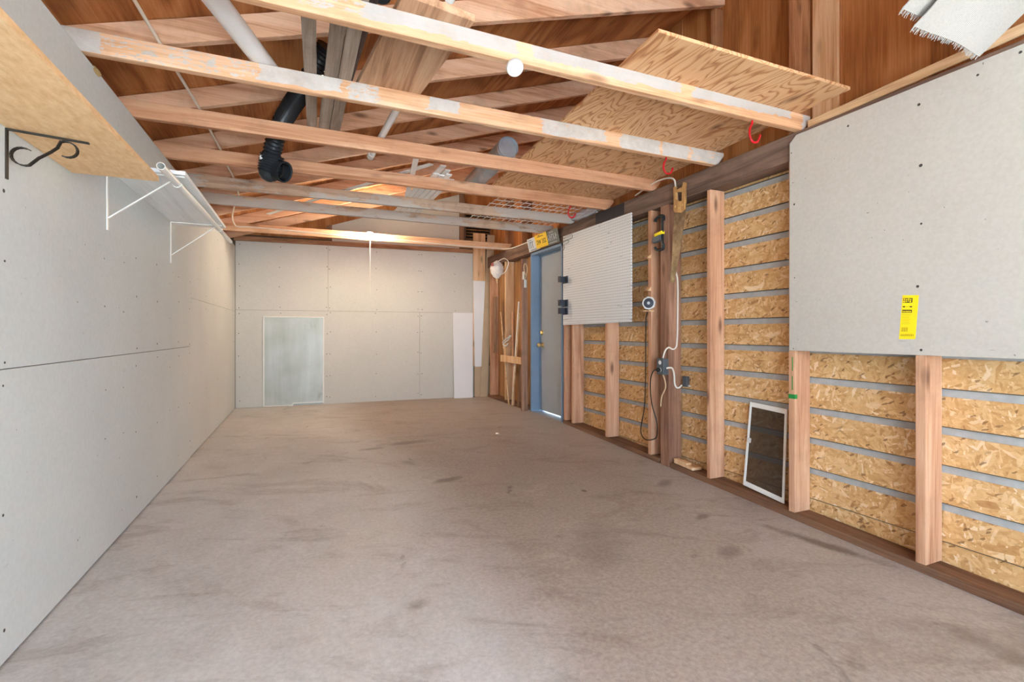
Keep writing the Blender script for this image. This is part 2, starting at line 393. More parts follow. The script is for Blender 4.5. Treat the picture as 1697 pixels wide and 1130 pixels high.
M['panel_metal'] = t.done(c, .45, .25)
# pegboard: white face with a one-inch grid of dark round holes
t = NT('pegboard'); v = t.coords(rand=False)
fr = t.n('VectorMath', dict(operation='FRACTION'), _0=t.map(v, (1, 39.37, 39.37))).outputs[0]
sx = t.n('SeparateXYZ', _0=fr)
dy = t.math('SUBTRACT', sx.outputs[1], .5); dz = t.math('SUBTRACT', sx.outputs[2], .5)
dd = t.math('SQRT', t.math('ADD', t.math('MULTIPLY', dy, dy), t.math('MULTIPLY', dz, dz)))
hole = t.math('LESS_THAN', dd, .15)
sc = t.noise(t.map(v, (1, 6, 26)), 1, 5, .75, .6)
c = t.mix(t.math('MULTIPLY', t.ramp(sc, [(.635, (0, 0, 0)), (.66, (1, 1, 1))]), .75), lin(226, 227, 226), lin(96, 92, 88))
M['pegboard'] = t.done(t.mix(hole, c, lin(104, 98, 92)), .45)
# insect screen: fine dark mesh one can see through
t = NT('screen_mesh'); out = t.t.nodes['Material Output']
t.done(lin(72, 62, 54), .7)
tr = t.n('BsdfTransparent'); mx = t.n('MixShader', _0=.5, _1=tr, _2=t.b)
t.t.links.new(mx.outputs[0], out.inputs[0]); M['screen_mesh'] = t.mat
# woven white fabric
t = NT('fabric'); v = t.coords(rand=False)
wv = t.n('TexWave', dict(wave_type='BANDS', bands_direction='X'), Vector=v, Scale=38., Distortion=.4).outputs[0]
n1 = t.noise(v, 160, 3, .7)
M['fabric'] = t.done(t.mix(.5, lin(190, 184, 174), t.ramp(t.math('MULTIPLY', wv, n1), [(.1, lin(136, 134, 132)), (.5, lin(206, 200, 190))])), .9, 0, wv, .3, .002)
# clear plastic bag
t = NT('clear_bag'); out = t.t.nodes['Material Output']
t.done(lin(225, 225, 228), .15)
tr = t.n('BsdfTransparent'); mx = t.n('MixShader', _0=.55, _1=tr, _2=t.b)
t.t.links.new(mx.outputs[0], out.inputs[0]); M['clear_bag'] = t.mat
M['bag_white'] = plain('bag_white', lin(226, 222, 218), .35, 0, .1, 30)
M['bag_red'] = plain('bag_red', lin(176, 92, 88), .5)
M['foam'] = plain('foam', lin(206, 178, 124), .9, 0, .2, 30)
M['saw_steel'] = None
t = NT('saw_steel'); v = t.coords(rand=False)
n1 = t.noise(v, 14, 5, .7)
M['saw_steel'] = t.done(t.ramp(n1, [(.35, lin(112, 100, 82)), (.6, lin(152, 142, 120)), (.75, lin(196, 188, 164))]), .28, .85, n1, .1)
M['saw_handle'] = lumber('saw_handle', 'Z', lin(138, 92, 48), lin(190, 140, 84), lin(216, 172, 116), 0, grime=.15, knots=0, rough=.5)
t = NT('bulb_glow')
t.b.inputs['Emission Color'].default_value = (1, .83, .60, 1); t.b.inputs['Emission Strength'].default_value = 520
M['bulb_glow'] = t.done(lin(255, 250, 235), .3)
M['louver'] = plain('louver', lin(34, 28, 24), .7)
M['driveway'] = plain('driveway', lin(208, 207, 204), .8, 0, .08, 2)
# ------------------------------------------------------------------ the setting
XL, XS, XW = -.83, 2.58, 2.715          # left wall face, stud faces and siding of the right wall
YF = -1.6                                 # garage door line (behind the camera)
ZJ, ZT = 2.144, 2.235                    # underside and top of the ceiling joists
def fr(y): return min(-.105 + .0337 * (y - .95), .02)           # slab height along the right wall
def fz(x, y): return fr(y) * max(0, min(1.05, (x - XL) / 3.41))   # the slab twists down toward the driveway
def yb(x): return 7.31 - .0697 * (x - XL)                        # back wall runs slightly askew
def roof(x): return 2.405 + .329 * x                             # underside of the rafters

def make_floor():
    b = MB(); nx, ny = 8, 24; vs = []; fs = []
    for j in range(ny + 1):
        y = YF + (7.5 - YF) * j / ny
        for i in range(nx + 1):
            x = XL - .1 + (XW + .15 - XL) * i / nx
            vs.append((x, y, fz(x, y)))
    for j in range(ny):
        for i in range(nx):
            a = j * (nx + 1) + i; fs.append((a, a + 1, a + nx + 2, a + nx + 1))
    n = len(vs); vs += [(v[0], v[1], -.2) for v in vs]
    fs += [tuple(n + k for k in f[::-1]) for f in fs]
    rim = [i for i in range(nx + 1)] + [j * (nx + 1) + nx for j in range(1, ny + 1)] + [ny * (nx + 1) + i for i in range(nx - 1, -1, -1)] + [j * (nx + 1) for j in range(ny - 1, 0, -1)]
    fs += [(rim[k], rim[(k + 1) % len(rim)], n + rim[(k + 1) % len(rim)], n + rim[k]) for k in range(len(rim))]
    b.add(vs, fs)
    # damp stains: thin irregular films lying on the slab
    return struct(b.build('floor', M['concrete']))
make_floor()
def stain(pts, jag, cx, cy, ang, seed):
    rr = random.Random(seed); n = 22
    b = MB(); ring = []
    for k in range(n):
        a = 2 * math.pi * k / n; r = 1 + (rr.random() - .5) * jag
        u, w = pts[0] * math.cos(a) * r, pts[1] * math.sin(a) * r
        x = cx + u * math.cos(ang) - w * math.sin(ang); y = cy + u * math.sin(ang) + w * math.cos(ang)
        ring.append((x, y, fz(x, y) + .0008))
    b.add(ring + [(cx, cy, fz(cx, cy) + .001)], [(k, (k + 1) % n, n) for k in range(n)])
    return b

b = MB(); b.box(-14, 14, -24, YF, -.30, -.2); b.box(-14, XL - .3, YF, 14, -.3, -.2); b.box(XW + .2, 14, YF, 14, -.3, -.2)
struct(b.build('ground', M['driveway']))

def screws_x(b, x, nx, ys, zs, m, r=.0055, j=.012):
    for y in ys:
        for z in zs:
            b.disc((x, y + R.uniform(-j, j), z + R.uniform(-j, j) * 2), (nx, 0, 0), r * R.uniform(.7, 1.2), 8, m)

# left wall: sheets of painted board with narrow open joints over a dark backing
b = MB()
b.box(XL - .12, XL - .014, YF, 7.5, -.1, 2.144, 1)
for y0, y1, z0, z1, x in ((YF, 4.56, .008, .888, XL), (YF, 4.56, .891, 2.140, XL), (4.563, 7.36, .008, 1.278, XL - .006), (4.563, 7.36, 1.281, 2.140, XL - .006)):
    b.box(x - .012, x, y0, y1, z0, z1, 0)
screws_x(b, XL, 1, [1.95, 3.2, 3.6, 4.15, 4.53], [.12, .45, .84, .93, 1.2, 1.42], 2)
screws_x(b, XL, 1, [2.75, 3.0, 3.9], [.5, .75, 1.1, 1.35], 2, .0035)
screws_x(b, XL - .006, 1, [4.6, 5.25, 5.9, 6.5, 7.2], [.1, .5, .9, 1.24, 1.32, 1.65, 1.95], 2, .005)
struct(b.build('wall_left', [M['drywall_left'], M['gap_and_shadow'], M['screw']]))

# back wall: lower boarding with joints, brown gable boards above
def bq(x0, x1, z0, z1, off, th, b, m=0):
    p = lambda x, d: (x, yb(x) - d)
    b.hexa([(*p(x0, off), z0), (*p(x1, off), z0), (*p(x1, off), z1), (*p(x0, off), z1)],
           [(*p(x0, off - th), z0), (*p(x1, off - th), z0), (*p(x1, off - th), z1), (*p(x0, off - th), z1)], m)
b = MB()
bq(XL - .1, XW + .03, -.1, 2.30, -.014, .1, b, 1)
bq(XL, .3065, 1.302, 2.212, 0, .012, b); bq(.3095, XW - .32, 1.302, 2.212, 0, .012, b)
bq(XL, 1.573, .004, 1.299, 0, .012, b); bq(1.576, XW - .32, .004, 1.299, 0, .012, b)
for x in (-.79, -.30, .29, .33, .95, 1.55, 1.60, 2.1):
    for z in (.1, .4, .7, 1.0, 1.26, 1.34, 1.62, 1.9, 2.17):
        if -.52 < x < .27 and z < 1.23: continue
        b.disc((x + R.uniform(-.01, .01), yb(x) - .0005, z + R.uniform(-.02, .02)), (-.07, -1, 0), .006, 8, 2)
struct(b.build('wall_back', [M['drywall'], M['gap_and_shadow'], M['screw']]))
b = MB(); bq(XL - .1, XW + .03, 2.30, 3.45, -.05, .03, b)
struct(b.build('wall_gable', M['ply_wall']))

# right wall: lap siding of strand board seen from inside, grey primed edge showing at every lap
b = MB(); pitch, z0 = .176, .04
def laps(y0, y1, zmax=2.0):
    zz = [-.136] + [z0 + pitch * k for k in range(12)]
    for k, z in enumerate(zz):
        top = z + pitch - (.04 if k > 0 else .004)
        if k == 0: z = -.17
        top = min(top, zmax)
        if top <= z: continue
        b.hexa([(XW - .007, y0, z), (XW - .007, y1, z), (XW + .02, y1, z), (XW + .02, y0, z)],
               [(XW + .004, y0, top), (XW + .004, y1, top), (XW + .02, y1, top), (XW + .02, y0, top)], 0)
    b.box(XW + .008, XW + .03, y0, y1, -.17, zmax, 1)
    for k in range(12): b.box(XW - .004, XW + .009, y0, y1, z0 + pitch * k - .0045, z0 + pitch * k - .0002, 3)  # dark strips paint the shadow line under each board
laps(YF, 4.66)
b.box(XW, XW + .03, 5.50, 7.4, -.17, 2.0, 2)
b.box(XW, XW + .03, 4.60, 5.55, 1.985, 2.144, 2)
b.box(XW + .012, XW + .03, YF, 7.4, 1.99, 2.15, 2)
struct(b.build('wall_right', [M['osb'], M['lap_grey'], M['ply_door'], M['gap_and_shadow']]))
b = MB()
for y0, y1 in ((YF, -.70), (-.697, .52), (.523, 1.74), (1.742, 2.96), (2.963, 4.18), (4.183, 5.4), (5.403, 7.4)):
    b.box(XW, XW + .015, y0, y1, 2.15, 3.5)
struct(b.build('wall_upper_right', M['ply_wall']))
# front wall strip over the garage door (unseen, behind the camera); right pier added to dim the near floor
b = MB(); b.box(XL - .12, XW + .03, YF - .12, YF, 2.12, 3.5); b.box(XL - .3, XL, YF - .12, YF, -.2, 2.2); b.box(1.95, XW + .2, YF - .12, YF, -.2, 2.2)
struct(b.build('wall_front', M['drywall']))
# roof deck
b = MB()
xa, xb = XL - .3, XW + .05
for y0, y1 in ((YF - .12, -.50), (-.498, .72), (.722, 1.94), (1.942, 3.16), (3.162, 4.38), (4.382, 5.6), (5.602, 7.5)):
    b.hexa([(xa, y0, roof(xa) + .15), (xb, y0, roof(xb) + .15), (xb, y1, roof(xb) + .15), (xa, y1, roof(xa) + .15)],
           [(xa, y0, roof(xa) + .17), (xb, y0, roof(xb) + .17), (xb, y1, roof(xb) + .17), (xa, y1, roof(xa) + .17)])
struct(b.build('ceiling', M['ply_roof']))
b = MB(); b.box(XL - .11, XL - .075, YF, 7.4, 2.144, 2.36)
struct(b.build('trim_1', M['ply_roof']))

# entry door in the right wall
d1 = bpy.data.objects.new('door_1', None); COL.objects.link(d1); d1.location = (2.66, 5.09, .0); struct(d1)
b = MB()
b.box(2.597, 2.80, 5.455, 5.485, .0, 1.985); b.box(2.597, 2.80, 4.675, 4.705, .0, 1.985); b.box(2.597, 2.80, 4.675, 5.485, 1.955, 1.985)
b.box(2.705, 2.716, 5.437, 5.455, .03, 1.955); b.box(2.705, 2.716, 4.705, 5.455, 1.937, 1.955)
b.build('frame', M['blue_paint'], d1, .002)
b = MB(); b.box(2.72, 2.762, 4.708, 5.452, .034, 1.950)
slab = b.build('slab', M['door_grey'], d1, .002)
b = MB(); b.lathe((2.7195, 5.40, 1.0), (-1, 0, 0), [(0, .032), (.006, .031), (.010, .022), (.018, .020)], 20); b.bar((2.70, 5.40, .985), (2.70, 5.40, 1.015), .006, .012, (1, 0, 0))
b.build('deadbolt', M['brass'], d1)
b = MB(); b.lathe((2.7195, 5.385, .845), (-1, 0, 0), [(0, .033), (.006, .032), (.010, .013), (.032, .012), (.04, .024), (.055, .029), (.068, .022), (.072, .006)], 20)
b.build('knob', M['brass'], d1)
b = MB(); b.box(2.60, 2.80, 4.705, 5.455, -.01, .022)
b.build('threshold', M['galv'], d1)
# small metal hatch in the back wall
d2 = bpy.data.objects.new('door_2', None); COL.objects.link(d2); d2.location = (-.13, yb(-.13), 0); struct(d2)
b = MB()
for a in ((-.505, -.49, .008, 1.215), (.24, .255, .02, 1.215), (-.505, .255, 1.203, 1.217), (-.505, -.135, .006, .018), (-.135, .255, .032, .044)):
    bq(*a, .016, .016, b)
b.build('frame', M['white_metal'], d2, .0015)
b = MB(); bq(-.49, .24, .014, 1.203, .005, .005, b)
b.build('panel', M['panel_metal'], d2)
b = MB(); b.bar((-.16, yb(-.16) - .03, .004), (-.13, yb(-.13) - .008, .05), .02, .004); b.bar((-.19, yb(-.16) - .04, .004), (-.14, yb(-.16) - .04, .004), .02, .004)
b.build('latch', M['white_metal'], d2)

# ------------------------------------------------------------------ framing
JO = [('nearest ceiling joist, white paint patches, carrying the white disc sensor', 1.918, 'joist_front'),
      ('second nearest ceiling joist, half stripped white paint, crossed by the wide white pipe', 2.540, 'joist_second'),
      ('third ceiling joist from the camera, bare fir, grey boards ending on it', 3.190, 'joist_red'),
      ('fourth ceiling joist, reddish with a large knot, just behind the black elbow pipe', 3.838, 'joist_red'),
      ('fifth ceiling joist, greyed wood, under the middle of the wire shelf', 4.480, 'joist_grey'),
      ('sixth ceiling joist, grey wood, ending above the licence plates', 5.030, 'joist_grey'),
      ('farthest ceiling joist, reddish, carrying the glowing bulb and white cable', 6.268, 'joist_wood')]
for lab, y, mt in JO:
    b = MB()
    b.prism([(XL - .09, y, ZJ), (2.60, y, ZJ), (2.66, y, ZT - .02), (2.66, y, ZT), (XL - .09, y, ZT)], (0, -.038, 0))
    tag(b.build('ceiling_joist', M[mt], bevel=.0018), lab, 'joist', 'ceiling joists')
RA = [('sloping fir rafter beside the second nearest joist, crossed by white cable', 2.543),
      ('sloping rafter beside the third joist, behind the leaning veneer plank', 3.193),
      ('sloping rafter beside the fourth joist, above the black elbow pipe', 3.842),
      ('sloping rafter beside the fifth grey joist, above the white lath', 4.484),
      ('sloping rafter beside the sixth grey joist', 5.034),
      ('sloping rafter lit orange by the bulb, between sixth and farthest joist', 5.66),
      ('sloping rafter lit orange by the bulb, beside the farthest joist', 6.27),
      ('sloping rafter closest to the back wall, over the bulb', 6.86)]
for lab, y in RA:
    b = MB(); x0, x1 = XL - .08, XW - .002
    b.prism([(x0, y, max(roof(x0), 2.146)), (x1, y, roof(x1)), (x1, y, roof(x1) + .147), (x0, y, roof(x0) + .147)], (0, .038, 0))
    tag(b.build('roof_rafter', M['rafter_wood'], bevel=.0018), lab, 'rafter', 'roof rafters')

def pz(y): return fr(y) + .04
def sole(y0, y1, lab):
    b = MB()
    b.hexa([(XS, y0, fr(y0)), (XW - .010, y0, fr(y0)), (XW - .010, y0, pz(y0)), (XS, y0, pz(y0))],
           [(XS, y1, fr(y1)), (XW - .010, y1, fr(y1)), (XW - .010, y1, pz(y1)), (XS, y1, pz(y1))])
    tag(b.build('sole_plate', M['sole_wood'], bevel=.0018), lab, 'sole plate', 'sole plates along the right wall')
sole(YF + .02, 2.945, 'dark brown sole plate on the concrete under the window screen')
sole(3.075, 4.62, 'dark brown sole plate on the concrete between dark post and blue door')
sole(5.565, 6.95, 'dark brown sole plate in the back right corner behind the leaning sticks')
b = MB(); b.box(XS, XW - .002, YF, 6.98, 1.99, ZJ); b.box(XS - .004, XS, 3.52, 3.98, 2.035, 2.142, 1)
tag(b.build('top_plate', [M['beam_wood'], plain('tar', lin(54, 50, 52), .7)], bevel=.0018), 'dark stained doubled beam along the top of the right wall', 'beam')

ST = [(1.281, 1.322, 'pink fir wall stud nearest the camera, with a dark knot, under the board'),
      (1.918, 1.956, 'fir wall stud with green tape marks, beside the window screen'),
      (2.545, 2.577, 'pale fir wall stud between window screen and dark post'),
      (3.168, 3.207, 'fir wall stud carrying the round white gadget'),
      (3.782, 3.820, 'fir wall stud under the pegboard, nearest the dark post'),
      (4.403, 4.441, 'fir wall stud under the pegboard, second from the blue door'),
      (4.565, 4.606, 'fir wall stud right beside the blue door under the pegboard'),
      (6.250, 6.290, 'warm lit wall stud behind the leaning sticks'),
      (6.840, 6.880, 'dim wall stud in the back right corner')]
for y0, y1, lab in ST:
    b = MB(); b.box(XS, XW - .006, y0, y1, pz(y0) + .001, 1.989)
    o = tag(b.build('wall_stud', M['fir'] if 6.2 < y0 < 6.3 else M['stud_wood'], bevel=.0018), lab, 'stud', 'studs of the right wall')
    if y0 == 1.918:
        b = MB(); b.box(XS - .0012, XS + .02, 1.917, 1.957, .62, .645); b.box(XS - .0012, XS + .0, 1.93, 1.935, .67, .75); b.box(XS - .0012, XS, 1.93, 1.935, .78, .86)
        b.build('tape', M['green_tape'], o, label='bright green tape mark')
b = MB(); b.box(XS - .002, 2.70, 2.96, 3.055, fr(3.0), 1.989); b.box(2.66, 2.70, 2.956, 2.96, fr(3.0) + .02, .47)
tag(b.build('wall_post', M['post_wood'], bevel=.004), 'dark square wooden post carrying the outlet box', 'post')
for y0, y1, x0, zb, lab in ((1.918, 1.956, XS, 2.146, 'upper stud above the beam at the end of the nearest joist'),
                        (1.23, 1.27, 2.63, 2.33, 'short upper stud under the white frayed fabric'),
                        (2.56, 2.60, 2.64, 2.146, 'upper stud behind the far corner of the plywood sheet'),
                        (5.70, 5.74, XS, 2.146, 'upper stud above the beam left of the licence plates'),
                        (6.27, 6.31, XS, 2.146, 'upper stud above the beam in the back right corner')):
    b = MB(); b.box(x0, XW - .001, y0, y1, zb, roof(x0) - .005)
    tag(b.build('upper_stud', M['upper_wood'], bevel=.0018), lab, 'stud', 'studs above the right beam')
b = MB(); b.box(XW - .02, XW - .002, 1.75, 1.895, 2.146, 3.28)
tag(b.build('backing_board', M['fir'], bevel=.002), 'light vertical board on the upper plywood wall beside the upper stud', 'board')
b = MB(); b.bar((2.60, -.3, 2.236), (2.612, 1.86, 2.170), .012, .045)
tag(b.build('wood_strip', M['lath_wood'], bevel=.002), 'thin pale wood strip running along above the painted board', 'strip')

# plate on top of the back wall
b = MB(); bq(XL - .02, XW - .14, 2.214, 2.275, .012, .09, b)
tag(b.build('wall_plate', M['plate_wood'], bevel=.0018), 'brown plate directly on top of the back wall boards', 'beam')
# gable infill above the back wall
b = MB()
p = lambda x: (x, yb(x) + .012)
b.prism([(*p(.36), 2.28), (*p(2.17), 2.28), (*p(2.17), roof(2.17) - .02), (*p(.36), roof(.36) - .02)], (0, .012, 0))
tag(b.build('drywall_sheet', M['drywall']), 'white panel above the back wall behind the bulb', 'panel')
for x0, x1, lab in ((.29, .355, 'short gable stud at the left edge of the white panel'), (2.175, 2.25, 'short gable stud between white panel and dark louver')):
    b = MB(); b.hexa([(x0, yb(x0) + .01, 2.30), (x1, yb(x1) + .01, 2.30), (x1, yb(x1) + .046, 2.30), (x0, yb(x0) + .046, 2.30)],
                     [(x0, yb(x0) + .01, roof(x0) - .01), (x1, yb(x1) + .01, roof(x1) - .01), (x1, yb(x1) + .046, roof(x1) - .01), (x0, yb(x0) + .046, roof(x0) - .01)])
    tag(b.build('gable_stud', M['old_wood'], bevel=.002), lab, 'stud', 'gable studs')
lv = thing('louver_vent', (2.44, yb(2.44), 2.42), 'dark slatted louver vent high in the back right corner', 'vent')
b = MB(); bq(2.255, 2.66, 2.415, 2.43, .0, .04, b); bq(2.255, 2.66, 2.90, 2.915, .0, .04, b); bq(2.255, 2.27, 2.43, 2.90, .0, .04, b); bq(2.645, 2.66, 2.43, 2.90, .0, .04, b)
b.build('frame', M['dark_board'], lv)
b = MB()
for k in range(10):
    z = 2.44 + k * .047
    y = yb(2.45)
    b.hexa([(2.27, yb(2.27) - .0, z), (2.645, yb(2.645), z), (2.645, yb(2.645) + .04, z + .035), (2.27, yb(2.27) + .04, z + .035)],
           [(2.27, yb(2.27), z + .006), (2.645, yb(2.645), z + .006), (2.645, yb(2.645) + .04, z + .041), (2.27, yb(2.27) + .04, z + .041)])
b.build('slats', M['louver'], lv)
# ------------------------------------------------------------------ right wall things
dp = thing('wall_board', (2.574, .72, .897), 'large cream painted board with yellow label, on the right wall studs', 'board')
b = MB()
b.prism([(2.567, -.5, .897), (2.567, 1.943, .897), (2.567, 1.941, 2.085), (2.567, 1.915, 2.108), (2.567, 1.90, 2.122), (2.567, -.5, 2.122)], (.0125, 0, 0))
screws_x(b, 2.567, -1, [1.30, .69], [.93, 1.22, 1.5, 1.78, 2.05], 1, .007)
screws_x(b, 2.567, -1, [1.92], [.93, 1.3, 1.75, 2.02], 1, .005)
screws_x(b, 2.567, -1, [1.62, 1.1, .95], [2.07], 1, .006)
b.build('board', [M['drywall_sheet'], M['screw']], dp, .0015)
Q = [(1.366, 1.174), (1.301, 1.170), (1.315, .97), (1.381, .969)]
def sq(u, v, x):
    a = V(Q[0]).lerp(V(Q[1]), u); c = V(Q[3]).lerp(V(Q[2]), u); p = a.lerp(c, v)
    return (x, p.x, p.y)
b = MB()
def srect(u0, u1, v0, v1, m, x=2.5660):
    b.hexa([sq(u0, v0, x), sq(u1, v0, x), sq(u1, v1, x), sq(u0, v1, x)], [sq(u0, v0, 2.5668), sq(u1, v0, 2.5668), sq(u1, v1, 2.5668), sq(u0, v1, 2.5668)], m)
srect(0, 1, 0, 1, 0, 2.5662)
srect(.06, .64, .065, .17, 1)
for k in range(4): srect(.10 + k * .13, .19 + k * .13, .075 + (k % 2) * .008, .110, 0, 2.5656); srect(.09 + k * .13, .18 + k * .13, .122, .158 - (k % 3) * .008, 0, 2.5656)
srect(.07, .22, .248, .275, 1); srect(.50, .65, .248, .275, 1); srect(.25, .47, .255, .266, 2)
srect(.06, .66, .33, .40, 1)
for k in range(6): srect(.10 + k * .09, .16 + k * .09, .355, .388, 0, 2.5656)
for k in range(7): srect(.08, .62 - .05 * (k % 3), .44 + k * .035, .446 + k * .035, 2)
for k in range(9): srect(.09 + k * .045, .09 + k * .045 + (.03 if k % 3 else .018), .73, .83, 2)
for k in range(16): srect(.06 + k * .052, .06 + k * .052 + (.036 if k % 2 else .022), .885, .935, 2)
b.build('sticker', [M['yellow'], M['ink'], M['ink_gold']], dp, label='bright yellow printed label')

pb = thing('pegboard', (2.572, 4.0, 1.085), 'white perforated pegboard over the studs beside the blue door', 'pegboard')
b = MB(); b.hexa([(2.568, 3.412, 1.090), (2.568, 4.60, 1.080), (2.568, 4.60, 2.036), (2.568, 3.412, 2.026)], [(2.579, 3.412, 1.090), (2.579, 4.60, 1.080), (2.579, 4.60, 2.036), (2.579, 3.412, 2.026)])
b.build('board', M['pegboard'], pb, .0008)
for z, lab in ((1.525, 'highest of the three dark tool holders on the left pegboard edge'), (1.275, 'middle dark tool holder on the left pegboard edge'), (1.19, 'lowest of the three dark tool holders on the left pegboard edge')):
    h = thing('tool_holder', (2.54, 4.55, z), lab, 'tool holder', 'tool holders on the pegboard')
    b = MB(); b.box(2.555, 2.567, 4.49, 4.595, z, z + .075); b.build('back_plate', M['slate_plastic'], h, .002)
    b = MB(); b.box(2.475, 2.556, 4.535, 4.545, z + .008, z + .07); b.box(2.475, 2.485, 4.495, 4.545, z + .008, z + .07); b.build('hook', M['slate_plastic'], h, .002)
for y, z, L, lab in ((4.56, 2.005, .20, 'longest wire peg hook at the top left of the pegboard'), (4.57, 1.965, .13, 'second wire peg hook from the pegboard top'), (4.585, 1.915, .06, 'short wire peg hook, third from the pegboard top')):
    b = MB()
    b.tube([(2.567, y, z), (2.545, y, z + .004), (2.54, y - L, z + .004), (2.54, y - L - .006, z - .01), (2.54, y - L, z - .028), (2.55, y, z - .028), (2.567, y, z - .028)], .0028, 6)
    tag(b.build('peg_hook', M['steel']), lab, 'hook', 'wire hooks on the pegboard')

# hand saw hanging on the beam
sw = thing('hand_saw', (2.549, 2.83, 1.37), 'old hand saw with wooden handle hanging from the dark beam', 'saw')
b = MB(); x = 2.549
b.prism([(x, 2.738, 1.935), (x, 2.865, 1.965), (x, 2.872, 1.80), (x, 2.905, 1.375), (x, 2.868, 1.375), (x, 2.80, 1.62)], (.0015, 0, 0))
n = 46
for k in range(n):          # the teeth along the front edge
    pa = V((x, 2.872, 1.80)).lerp(V((x, 2.905, 1.375)), k / n); pb_ = V((x, 2.872, 1.80)).lerp(V((x, 2.905, 1.375)), (k + 1) / n)
    b.prism([pa, pb_, pb_ + V((0, .005, .0))], (.0015, 0, 0))
b.build('blade', M['saw_steel'], sw)
b = MB()
def hp(u, v): return (x - .011, 2.868 - .125 * u, 1.915 + .175 * v)
# closed handle: four chunky bars around the grip hole, horns at the top
b.prism([hp(.02, .0), hp(.14, -.12), hp(.60, -.20), hp(.95, -.10), hp(.96, .30), hp(.70, .28), hp(.45, .30), hp(.22, .42), hp(.04, .42)], (.022, 0, 0))
b.prism([hp(.04, .40), hp(.24, .42), hp(.20, .72), hp(.24, .86), hp(.14, 1.0), hp(.0, .96), hp(.03, .7)], (.022, 0, 0))
b.prism([hp(.70, .26), hp(.96, .28), hp(.92, .7), hp(1.0, .98), hp(.84, 1.04), hp(.74, .88), hp(.72, .6)], (.022, 0, 0))
b.prism([hp(.18, .74), hp(.76, .66), hp(.78, .86), hp(.5, .84), hp(.24, .90)], (.022, 0, 0))
hd = b.build('handle', M['saw_handle'], sw, .004, 2)
for u, v in ((.2, .12), (.5, .0), (.8, .08)):
    b = MB(); b.disc((x - .0115, *hp(u, v)[1:]), (-1, 0, 0), .008, 12, 0, .002); b.build('screw', M['brass'], hd)
b = MB(); b.tube([(XS + .01, 2.815, 2.058), (x - .02, 2.815, 2.062)], .003, 6)
tag(b.build('nail', M['iron']), 'nail in the dark beam that holds the saw', 'nail')

# hanging clamp with black bar and yellow grip
cl = thing('bar_clamp', (2.56, 3.03, 1.64), 'black bar clamp with yellow and grey grip hanging on the stud', 'clamp')
b = MB(); b.bar((2.55, 3.0, 1.66), (2.55, 3.0, 1.90), .012, .02, (0, 1, 0))
b.build('bar', M['black_plastic'], cl, .001)
for z, s in ((1.895, 1), (1.655, -1)):
    b = MB(); b.tube(spline([(2.55, 2.985, z - .03 * s), (2.55, 2.99, z + .004 * s), (2.55, 3.02, z + .012 * s), (2.55, 3.065, z + .004 * s), (2.55, 3.085, z - .018 * s)], 5), .011, 8)
    b.build('jaw', M['black_plastic'], cl)
b = MB(); b.bar((2.55, 2.99, 1.775), (2.55, 3.08, 1.765), .03, .025); b.build('lever', M['yellow'], cl, .004, 2, 'yellow grip lever')
b = MB(); b.bar((2.545, 3.005, 1.735), (2.545, 3.095, 1.725), .035, .045); b.build('grip', M['box_grey'], cl, .006, 2, 'grey grip block')

# round white gadget on its ledge
b = MB(); b.box(2.53, 2.579, 3.13, 3.215, 1.168, 1.18)
tag(b.build('ledge', M['fir'], bevel=.002), 'tiny wooden ledge under the round white gadget', 'ledge', 'wood pegs on the stud')
for z, lab in ((1.335, 'lower wooden wedge on the stud above the white gadget'), (1.60, 'upper wooden wedge on the stud below the clamp')):
    b = MB(); b.prism([(2.579, 3.168, z), (2.54, 3.168, z + .004), (2.579, 3.168, z + .035)], (0, .04, 0))
    tag(b.build('wood_wedge', M['fir']), lab, 'wedge', 'wood pegs on the stud')
g = thing('security_camera', (2.55, 3.165, 1.18), 'small white gadget with round dark face on the stud', 'camera')
ax = V((-.75, -.66, 0)).normalized(); c0 = V((2.555, 3.165, 1.237))
b = MB(); b.lathe(c0 - ax * .012, ax, [(0, .03), (.006, .053), (.022, .056), (.026, .050)], 8); b.build('housing', M['white_plastic'], g, .002)
b = MB(); b.lathe(c0 + ax * .0143, ax, [(0, .04), (.003, .038), (.0035, .02), (.005, .012)], 24); b.build('lens', M['slate_plastic'], g, label='dark round face')
b = MB(); b.lathe(c0 + ax * .0193, ax, [(0, .012), (.0012, .010)], 16); b.build('ring', M['galv'], g)

# outlet box on the post, second box, cables
ob = thing('outlet_box', (2.545, 3.01, .68), 'grey metal outlet box on the dark post', 'outlet box')
b = MB(); b.box(2.535, 2.578, 2.962, 3.045, .675, .80); b.build('box', M['box_grey'], ob, .004, 2)
b = MB(); b.box(2.530, 2.5355, 2.966, 3.041, .679, .796); fp = b.build('face_plate', M['box_grey'], ob, .002)
for z in (.768, .712):
    b = MB(); b.disc((2.5305, 3.004, z), (-1, 0, 0), .017, 16, 0, .004); b.build('receptacle', M['white_plastic'], fp, label='round white outlet face')
b = MB(); b.lathe((2.5262, 3.004, .712), (-1, 0, .0), [(0, .015), (.018, .016), (.03, .008)], 12)
b.tube(spline([(2.50, 3.004, .712), (2.478, 3.02, .70), (2.485, 3.06, .62), (2.52, 3.09, .45), (2.545, 3.06, .30), (2.55, 3.06, .21), (2.555, 3.085, .165), (2.55, 3.16, .135), (2.55, 3.23, .14), (2.565, 3.28, .20), (2.568, 3.24, .38), (2.568, 3.225, .6), (2.570, 3.225, .9), (2.570, 3.222, 1.1), (2.572, 3.21, 1.16), (2.573, 3.20, 1.20)], 8), .0042, 7)
tag(b.build('power_cord', M['cord_black']), 'thin black cord looping down from outlet to white gadget', 'cord')
jb = thing('junction_box', (2.69, 2.93, .63), 'small grey junction box against the strand board right of the post', 'junction box')
b = MB(); b.box(2.675, 2.706, 2.875, 2.922, .585, .665); b.build('box', M['box_grey'], jb, .003)
